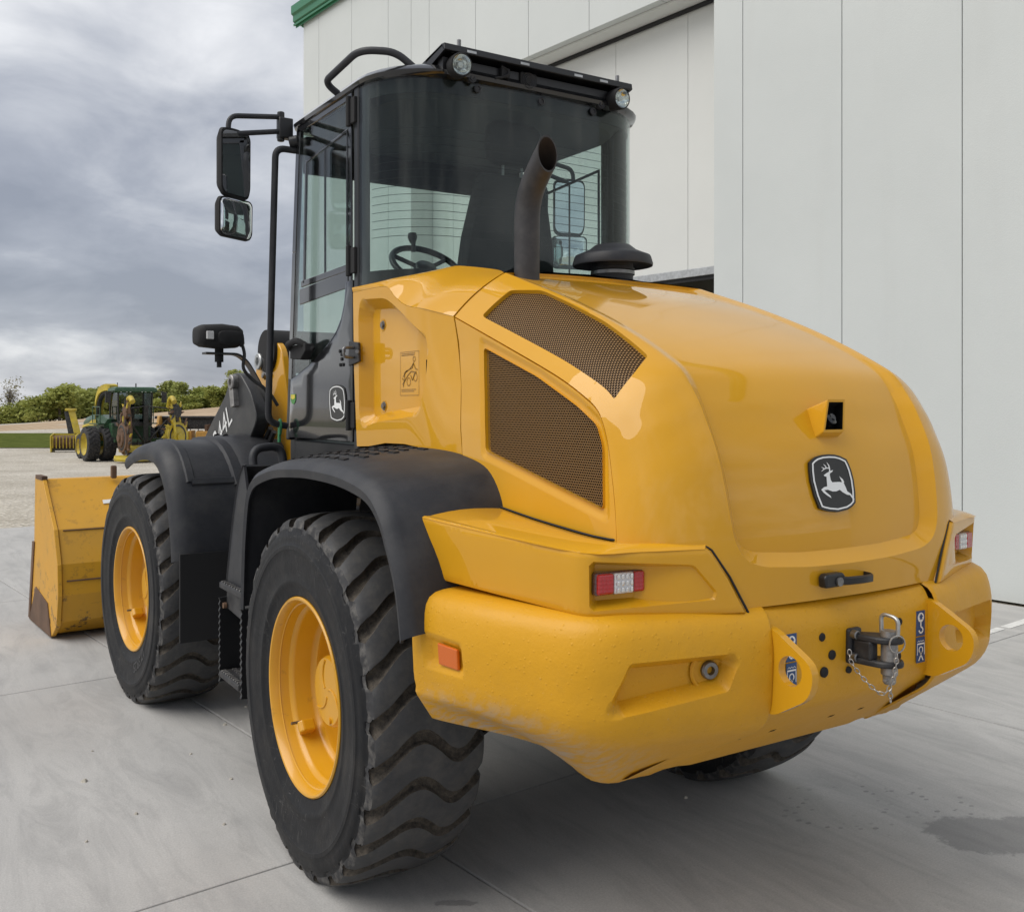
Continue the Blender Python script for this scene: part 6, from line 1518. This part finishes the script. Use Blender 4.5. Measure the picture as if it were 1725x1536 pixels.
# cab
g = G(); g.box(-.82, .82, .0, 1.30, 1.72, 1.90); hc_ = ho(g, 'cab', HBK, smooth=0)
g = G(); g.loft([[Vector((x*sx_, y*sy+.65*(1-sy), z)) for x, y in ((-.95, -.15), (.95, -.15), (.98, 1.45), (-.98, 1.45))] for z, sx_, sy in ((3.34, .97, .97), (3.40, 1.05, 1.05), (3.56, 1.03, 1.03), (3.62, .9, .9))], closed=True, cap=True); ho(g, 'cab_roof', HG, hc_, smooth=0, bevel=.03)
for x in (-.80, .80):
    for y in (.05, 1.25): ho(G().tube([(x, y, 1.9), (x*1.02, y+(.08 if y > 1 else 0), 3.36)], .045, 8), 'cab_post', HBK, hc_)
ho(G().prism([(-.78, 1.27, 1.9), (.78, 1.27, 1.9), (.80, 1.36, 3.34), (-.80, 1.36, 3.34)], (0, .01, 0)), 'windscreen', mt('far_glass'), hc_, smooth=0)
for s_ in (-1, 1): ho(G().prism([(s_*.80, .08, 1.9), (s_*.80, 1.25, 1.9), (s_*.82, 1.33, 3.34), (s_*.82, .08, 3.34)], (s_*.01, 0, 0)), 'side_glass', mt('far_glass'), hc_, smooth=0)
ho(G().box(-.28, .28, .25, .42, 1.95, 2.85), 'driver_seat', HBK, hc_, smooth=0, bevel=.06); ho(G().box(-.75, .75, .02, .06, 1.9, 2.1), 'cab_back', HBK, hc_, smooth=0)
for x in (-.72, -.45, -.28, .28, .45, .72): ho(G().lathe([(.085, 0), (.085, .05), (.0001, .06)], (x, 1.42, 3.45), (0, 1, 0), 14), 'roof_light', mt('decal_white'), hc_)
for s_ in (-1, 1):
    g = G(); g.tube([(s_*.95, 1.35, 3.42), (s_*1.35, 1.50, 3.38)], .025, 6); g.box(s_*1.35-.12, s_*1.35+.12, 1.46, 1.54, 2.85, 3.38); ho(g, 'mirror', HBK, hc_, smooth=0)
ho(G().tube([(.5, .2, 3.6), (.5, .2, 3.85)], .02, 6), 'antenna', HBK, hc_); ho(G().tube([(-.4, .2, 3.6), (-.4, .2, 3.82)], .03, 6), 'beacon_stub', HBK, hc_)
# discharge spout folded back
sp_ = smooth_path([(1.0, -1.1, 2.1), (1.02, -.95, 2.9), (.98, -.5, 3.45), (.85, .15, 3.62), (.75, .45, 3.55)], 5); rows = []
for p in sp_: rows.append([p+Vector((a, b*.0, c)) for a, b, c in ((-.20, 0, -.16), (.20, 0, -.16), (.20, 0, .16), (-.20, 0, .16))])
ho(G().loft(rows, closed=True, cap=True), 'spout', HYL, smooth=40)
ho(G().tube([p+Vector((.02, -.02, -.20)) for p in sp_], .12, 8), 'spout_underside', HBK)
TB = T; T = lambda p: TB((p[0]-.42, p[1], p[2]*1.05))
# row head: centre frame, folded wings with gathering chains, low platform
ho(G().box(-1.3, 1.3, 1.55, 2.3, .45, .75), 'head_frame', HYL, smooth=0, bevel=.04); ho(G().box(-1.1, 1.1, .8, 1.6, .55, 1.05), 'feeder_house', HBK, smooth=0, bevel=.05)
ho(G().box(-1.5, 1.5, 1.5, 1.62, .9, 1.05), 'head_beam', HG, smooth=0)
for s_ in (-1, 1):
    x0 = s_*1.0
    ho(G().prism([(x0, 1.9, .55), (x0, 2.55, .7), (x0, 2.75, 1.35), (x0, 2.55, 2.2), (x0, 2.2, 2.75), (x0, 2.0, 2.5), (x0, 2.05, 1.5), (x0, 1.75, 1.0)], (s_*.10, 0, 0)), 'folded_wing', HYL if s_ < 0 else RB, smooth=0, bevel=.03)
    AX = Vector((1, 0, 0)) if s_ > 0 else Vector((-.45, .9, 0)).normalized(); AU = Vector((0, 0, 1)).cross(AX)
    m_ = HYL if s_ < 0 else RB; C1 = Vector((x0+s_*.25, 2.25, 1.12)); C2 = Vector((x0+s_*.20, 2.40, 2.30))
    ho(G().lathe([(.74, -.12), (.78, -.04), (.78, .02), (.70, .05), (.68, .12), (.42, .14), (.40, .20), (.20, .22), (.18, .30), (.0001, .30)], C1, AX, 28), 'gathering_drum', m_, smooth=30)
    ho(G().lathe([(.60, .122), (.50, .150), (.48, .142)], C1, AX, 28), 'drum_ring', HBK, smooth=30)
    ho(G().lathe([(.30, -.10), (.34, 0), (.30, .08), (.0001, .10)], C2, AX, 20), 'gathering_drum', HBK if s_ < 0 else RB, smooth=30)
    rr = random.Random(5+s_)
    for i in range(26):
        if i < 18: a = -.9+i*.20; c0, r_ = C1, .80
        else: a = -.5+(i-18)*.55; c0, r_ = C2, .36
        rad = AU*math.cos(a)*(-1 if s_ < 0 else 1)+Vector((0, 0, math.sin(a))); tan = AX.cross(rad)
        p = c0+rad*r_+AX*rr.uniform(-.12, .10); q_ = .16+.12*rr.random()
        ho(G().prism([p-tan*.05, p+rad*q_+tan*.12, p+tan*.09, p-rad*.10], AX*.06), 'gathering_finger', (HBK, RB, HYL)[i % 3], smooth=0)
    for i in range(7):
        p = Vector((x0+s_*.10, 1.95+.02*i, .8+.27*i)); ho(G().box(p.x-.14, p.x+.14, p.y-.10, p.y+.14, p.z, p.z+.16), 'chain_guard', (RB, HBK)[i % 2], smooth=0, bevel=.03)
    g = G(); g.tube(smooth_path([(x0, 1.95, 2.5), (x0, 2.15, 2.85), (x0, 2.45, 2.92), (x0, 2.7, 2.75)], 5), .13, 10); ho(g, 'crop_divider', HYL, smooth=40)
    ho(G().tube([(s_*.1, 1.6, 2.55), (x0*.95, 2.0, 2.45)], .035, 6), 'fold_ram', HBK); ho(G().tube([(s_*.12, 1.6, .9), (x0*.92, 1.9, 1.9)], .05, 6), 'head_brace', HBK)
g = G(); g.box(-.10, .10, 1.52, 1.66, .9, 2.6); ho(g, 'head_mast', HBK, smooth=0)
g = G(); g.prism([(-.2, 2.2, .18), (1.7, 2.2, .18), (1.9, 2.8, .10), (1.5, 3.25, .06), (.4, 3.2, .08), (-.1, 2.8, .14)], (0, 0, .16)); ho(g, 'head_platform', HYL, smooth=0, bevel=.05)
g = G(); g.prism([(-1.9, 2.2, .18), (-.4, 2.2, .18), (-.6, 2.9, .10), (-1.2, 3.2, .06), (-1.8, 2.8, .1)], (0, 0, .16)); ho(g, 'head_platform', HYL, smooth=0, bevel=.05)
for k in range(4): ho(G().tube(smooth_path([(-.5+k*.3, 1.6, 1.0), (-.5+k*.3, 2.0, .55+.1*(k % 2)), (-.3+k*.2, 2.3, .8)], 5), .025, 6), 'hydraulic_hose', HBK)
# pickup header standing behind on the grass edge
fr = local_frame(110, 58, math.radians(10)); T1 = mk(fr); T = lambda p: T1((p[0]*.72, p[1]*.8, p[2]*.92))
K = empty('pickup_header', fr[0]); tag(K, 'yellow crop pickup header with tall yellow arm at the grass edge', 'header')
ho(G().box(-1.0, 1.0, -.4, .4, .10, .25), 'skid', HBK, K, smooth=0)
ho(G().lathe([(.42, -.85), (.42, .85)], (0, .1, .62), (1, 0, 0), 20, True, True), 'reel', RB, K)
for x in (-.95, .95): ho(G().prism([(x-.06, -.45, .0), (x-.06, .55, .0), (x-.06, .60, 1.05), (x-.06, -.30, 1.20)], (.12, 0, 0)), 'end_plate', HYL, K, smooth=0, bevel=.03)
for k in range(7): ho(G().box(-.80+.26*k, -.76+.26*k, .45, .62, .25, 1.0), 'reel_tine', HYL, K, smooth=0)
ho(G().prism([(-.55, -.25, 1.1), (-.15, -.25, 1.1), (.20, -.35, 2.55), (-.30, -.35, 2.60)], (0, -.25, 0)), 'lift_arm', HBK, K, smooth=0, bevel=.03)
ho(G().prism([(-1.15, -.15, 1.15), (-.62, -.15, 1.15), (-.10, -.30, 2.70), (-.62, -.30, 2.72)], (0, -.10, 0)), 'arm_cover', HYL, K, smooth=0, bevel=.03); ho(G().box(-.75, .1, -.55, -.2, 2.60, 2.76), 'arm_cap', HYL, K, smooth=0, bevel=.03)
ho(G().box(-.9, .9, -.32, -.2, .95, 1.15), 'header_beam', HYL, K, smooth=0)
# draper header lying beyond the harvester
fr = local_frame(322, 55, math.radians(4)); T0 = mk(fr); T = lambda p: T0((p[0]*1.15, p[1], p[2]*1.32))
K = empty('draper_header', fr[0]); tag(K, 'dark brown and tan cutting header with grey back panel on the gravel', 'header')
ho(G().box(-2.1, 1.7, -.9, -.8, 1.05, 1.55), 'back_panel', HBK, K, smooth=0, bevel=.03)
ho(G().tube([(-2.1, -.75, 1.55), (1.9, -.75, 1.55)], .06, 8), 'top_tube', HBK, K); ho(G().tube([(-2.0, .3, .35), (1.9, .3, .35)], .09, 8), 'cutter_tube', HYL, K)
for k in range(11):
    x = -1.85+.37*k
    ho(G().box(x-.05, x+.05, -.75, .25, .30+.05*(k % 2), 1.0+.25*(k % 3 == 0)), 'upright', (RB, HBK, mt('head_orange'))[k % 3], K, smooth=0); ho(G().tube([(x, .1, 1.0), (x+.05, .2, 1.25)], .02, 6), 'tine', HBK, K)
for k in range(4): ho(G().box(-1.75+.9*k, -1.2+.9*k, -.2, .4, .62, .98), 'gear_case', mt('head_orange') if k % 2 else HYL, K, smooth=0, bevel=.04)
for x in (-2.05, 1.55): ho(G().prism([(x, -.9, .1), (x, .7, .1), (x, .5, .6), (x, -.35, 1.62), (x, -.9, 1.62)], (.13, 0, 0)), 'end_shield', mt('head_orange'), K, smooth=0, bevel=.03)
ho(G().box(-1.9, 1.9, -.6, .3, .0, .12), 'skid_bed', HBK, K, smooth=0)

# ---- trees
def crown(seed, h, w, n, q, low=0.06, lob=9):
    r = random.Random(seed); g = G(); bl = []
    for i in range(lob):
        a = r.uniform(0, 6.283); t = r.random(); rad = w*.5*(.75 if t < .5 else .45)*r.uniform(.2, 1); bl.append((Vector((rad*math.cos(a), rad*math.sin(a), h*(low+.15+.66*t))), r.uniform(.20, .34)*w, r.uniform(.14, .22)*h))
    for i in range(n):
        c, rr, hz = r.choice(bl); d = Vector((r.gauss(0, 1), r.gauss(0, 1), r.gauss(0, 1))).normalized()*(r.random()**.45)
        p = c+Vector((d.x*rr, d.y*rr, d.z*hz))
        if p.z < h*low: p.z = h*low+r.random()*.3
        a = Vector((r.gauss(0, 1), r.gauss(0, 1), r.gauss(0, .6))).normalized(); b = a.cross(Vector((r.gauss(0, 1), r.gauss(0, 1), r.gauss(0, 1)))).normalized(); s_ = q*r.uniform(.5, 1.2)
        g.add([p-a*s_, p+b*s_*.7, p+a*s_, p-b*s_*.6], [(0, 1, 2, 3)])
    return g
def trunk(seed, h, bare=False):
    r = random.Random(seed); g = G(); k = .16 if not bare else .13
    g.tube([(0, 0, -.3), (.05, 0, h*.25), (-.05, .08, h*.55), (.0, 0, h*.85)], .1, 8, rs=[k*1.2, k, k*.6, k*.15])
    for i in range(9 if not bare else 46):
        z = h*r.uniform(.18, .75); a = r.uniform(0, 6.283); l = h*r.uniform(.18, .42)*(1.15-z/h); d = Vector((math.cos(a)*.6, math.sin(a)*.6, r.uniform(.7, 1.2)))
        p0 = Vector((0, 0, z)); pts = [p0, p0+d*l*.5+Vector((0, 0, .05)), p0+d*l]; g.tube(pts, .05, 5, rs=[.06, .035, .012])
        if bare:
            for j in range(5):
                q = pts[0].lerp(pts[2], r.uniform(.3, 1)); e_ = Vector((r.gauss(0, 1), r.gauss(0, 1), abs(r.gauss(.7, .5)))).normalized()*l*r.uniform(.25, .6); g.tube([q, q+e_*.5, q+e_], .02, 4, rs=[.025, .016, .008])
    return g
TP = []
for k, (h, w, n, m, low, lob, cat) in enumerate(((6.0, 6.2, 2600, 'leaf_green', .04, 11, 'broad'), (5.4, 5.0, 2300, 'leaf_dark', .05, 9, 'dark'), (6.5, 4.4, 1500, 'leaf_pale', .12, 8, 'pale'), (5.0, 6.5, 2400, 'leaf_green', .03, 12, 'bush'), (6.6, 5.2, 420, 'leaf_tan', .22, 9, 'bare'))):
    r0 = bpy.data.objects.new(('leafy_tree', 'leafy_tree', 'leafy_tree', 'leafy_tree', 'bare_tree')[k], None); COL.objects.link(r0)
    trunk(40+k, h, k == 4).obj('trunk', mt('bark'), r0); crown(70+k, h, w, n, .30 if k != 4 else .16, low, lob).obj('crown', mt(m), r0, smooth=0); TP.append(r0)
TL = ['broad mid green leafy tree in the row beyond the field', 'dark green dense tree in the row beyond the field', 'pale yellow green airy tree in the row beyond the field', 'low wide green bush in the row beyond the field', 'nearly bare tan tree at the end of the row beyond the grass']
used = set()
def tree(k, px, d, sc, rz):
    o = TP[k]
    if k in used:
        o = TP[k].copy(); COL.objects.link(o)
        for ch in TP[k].children: c = ch.copy(); COL.objects.link(c); c.parent = o
    used.add(k); x = (px-862.5)/1669.42*d; o.location = view_pt(x, d, field_z(x, d)-.05); o.rotation_euler = (0, 0, rz); o.scale = (sc,)*3 if not isinstance(sc, tuple) else sc
    tag(o, TL[k], 'tree', ('broad trees beyond the field', 'dark trees beyond the field', 'pale trees beyond the field', 'bushes beyond the field', None)[k])
rt2 = random.Random(11)
tree(4, 16, 140, .95, .4)
for px, d, k, sc in ((-60, 150, 0, 1.0), (-30, 138, 3, .9), (8, 136, 3, .75), (34, 138, 3, .95), (52, 150, 0, .85), (66, 134, 0, .95), (84, 142, 1, 1.1), (100, 136, 0, 1.1), (118, 146, 0, 1.15), (136, 140, 3, 1.2), (150, 150, 0, 1.15), (168, 146, 0, 1.1), (186, 150, 1, 1.0), (204, 158, 0, .95), (222, 160, 2, .95),
                     (238, 158, 1, .85), (254, 160, 2, .85), (268, 156, 3, .75), (282, 162, 2, 1.0), (296, 160, 2, .95), (310, 160, 1, .8), (322, 158, 3, .85), (336, 162, 0, .9), (350, 160, 1, .85), (364, 158, 0, .8), (378, 160, 1, .8), (392, 158, 0, .85), (404, 156, 2, 1.05), (420, 158, 2, 1.1), (440, 160, 0, .9), (460, 162, 1, .9)):
    q_ = sc*.80*rt2.uniform(.90, 1.08); tree(k, px, d, (q_*1.3, q_*1.3, q_*.97), rt2.uniform(0, 6))
# hedge-row of further trees down the open side of the yard (they show in the paintwork)
for i in range(16):
    a = -1.15-i*.105; d = 120+rt2.uniform(-8, 14); p = Vector((-2.4, -3.5, 0))+FW*d*math.cos(a)+RT*d*math.sin(a)
    k = rt2.choice((0, 1, 3)); o = TP[k].copy(); COL.objects.link(o)
    for ch in TP[k].children: c = ch.copy(); COL.objects.link(c); c.parent = o
    q = p-Vector((-2.3955, -3.4752, 0)); o.location = (p.x, p.y, field_z(q.dot(RT), q.dot(FW))-.05); o.scale = (1.3,)*3; o.rotation_euler = (0, 0, rt2.uniform(0, 6))
    tag(o, TL[k], 'tree', ('broad trees beyond the field', 'dark trees beyond the field', 'pale trees beyond the field', 'bushes beyond the field')[k])

# ---- loose stones on the apron
rp_ = random.Random(21); k = 0
for x, y, s_ in ((-1.62, 1.35, .016), (-1.50, .85, .010), (-1.05, 1.02, .009), (-1.12, 1.45, .008), (-1.22, .55, .009), (-1.52, 1.75, .007), (-.85, 1.80, .012), (-.66, 2.05, .011), (-.55, 2.0, .009), (-1.0, .42, .008), (-1.02, .44, .008), (-2.06, .55, .012), (-1.72, .68, .008), (.55, -.25, .010), (.62, -1.95, .009), (-.3, -1.35, .012)):
    g = G(); pts = []
    for a in range(6):
        for b in (-.5, .5): pts.append(Vector((s_*math.cos(a*1.047+b)*rp_.uniform(.7, 1.2)*(1 if b < 0 else .6), s_*math.sin(a*1.047+b)*rp_.uniform(.7, 1.2)*(1 if b < 0 else .6), s_*(.0 if b < 0 else .8)*rp_.uniform(.8, 1.1))))
    bm = bmesh.new(); [bm.verts.new(p) for p in pts]; bmesh.ops.convex_hull(bm, input=bm.verts); me = bpy.data.meshes.new('pebble'); bm.to_mesh(me); bm.free(); me.materials.append(mt('pebble'))
    o = bpy.data.objects.new('pebble', me); COL.objects.link(o); o.location = (x, y, 0.0); tag(o, 'small loose pale stone on the concrete beside the loader', 'stone', 'loose stones on the concrete')
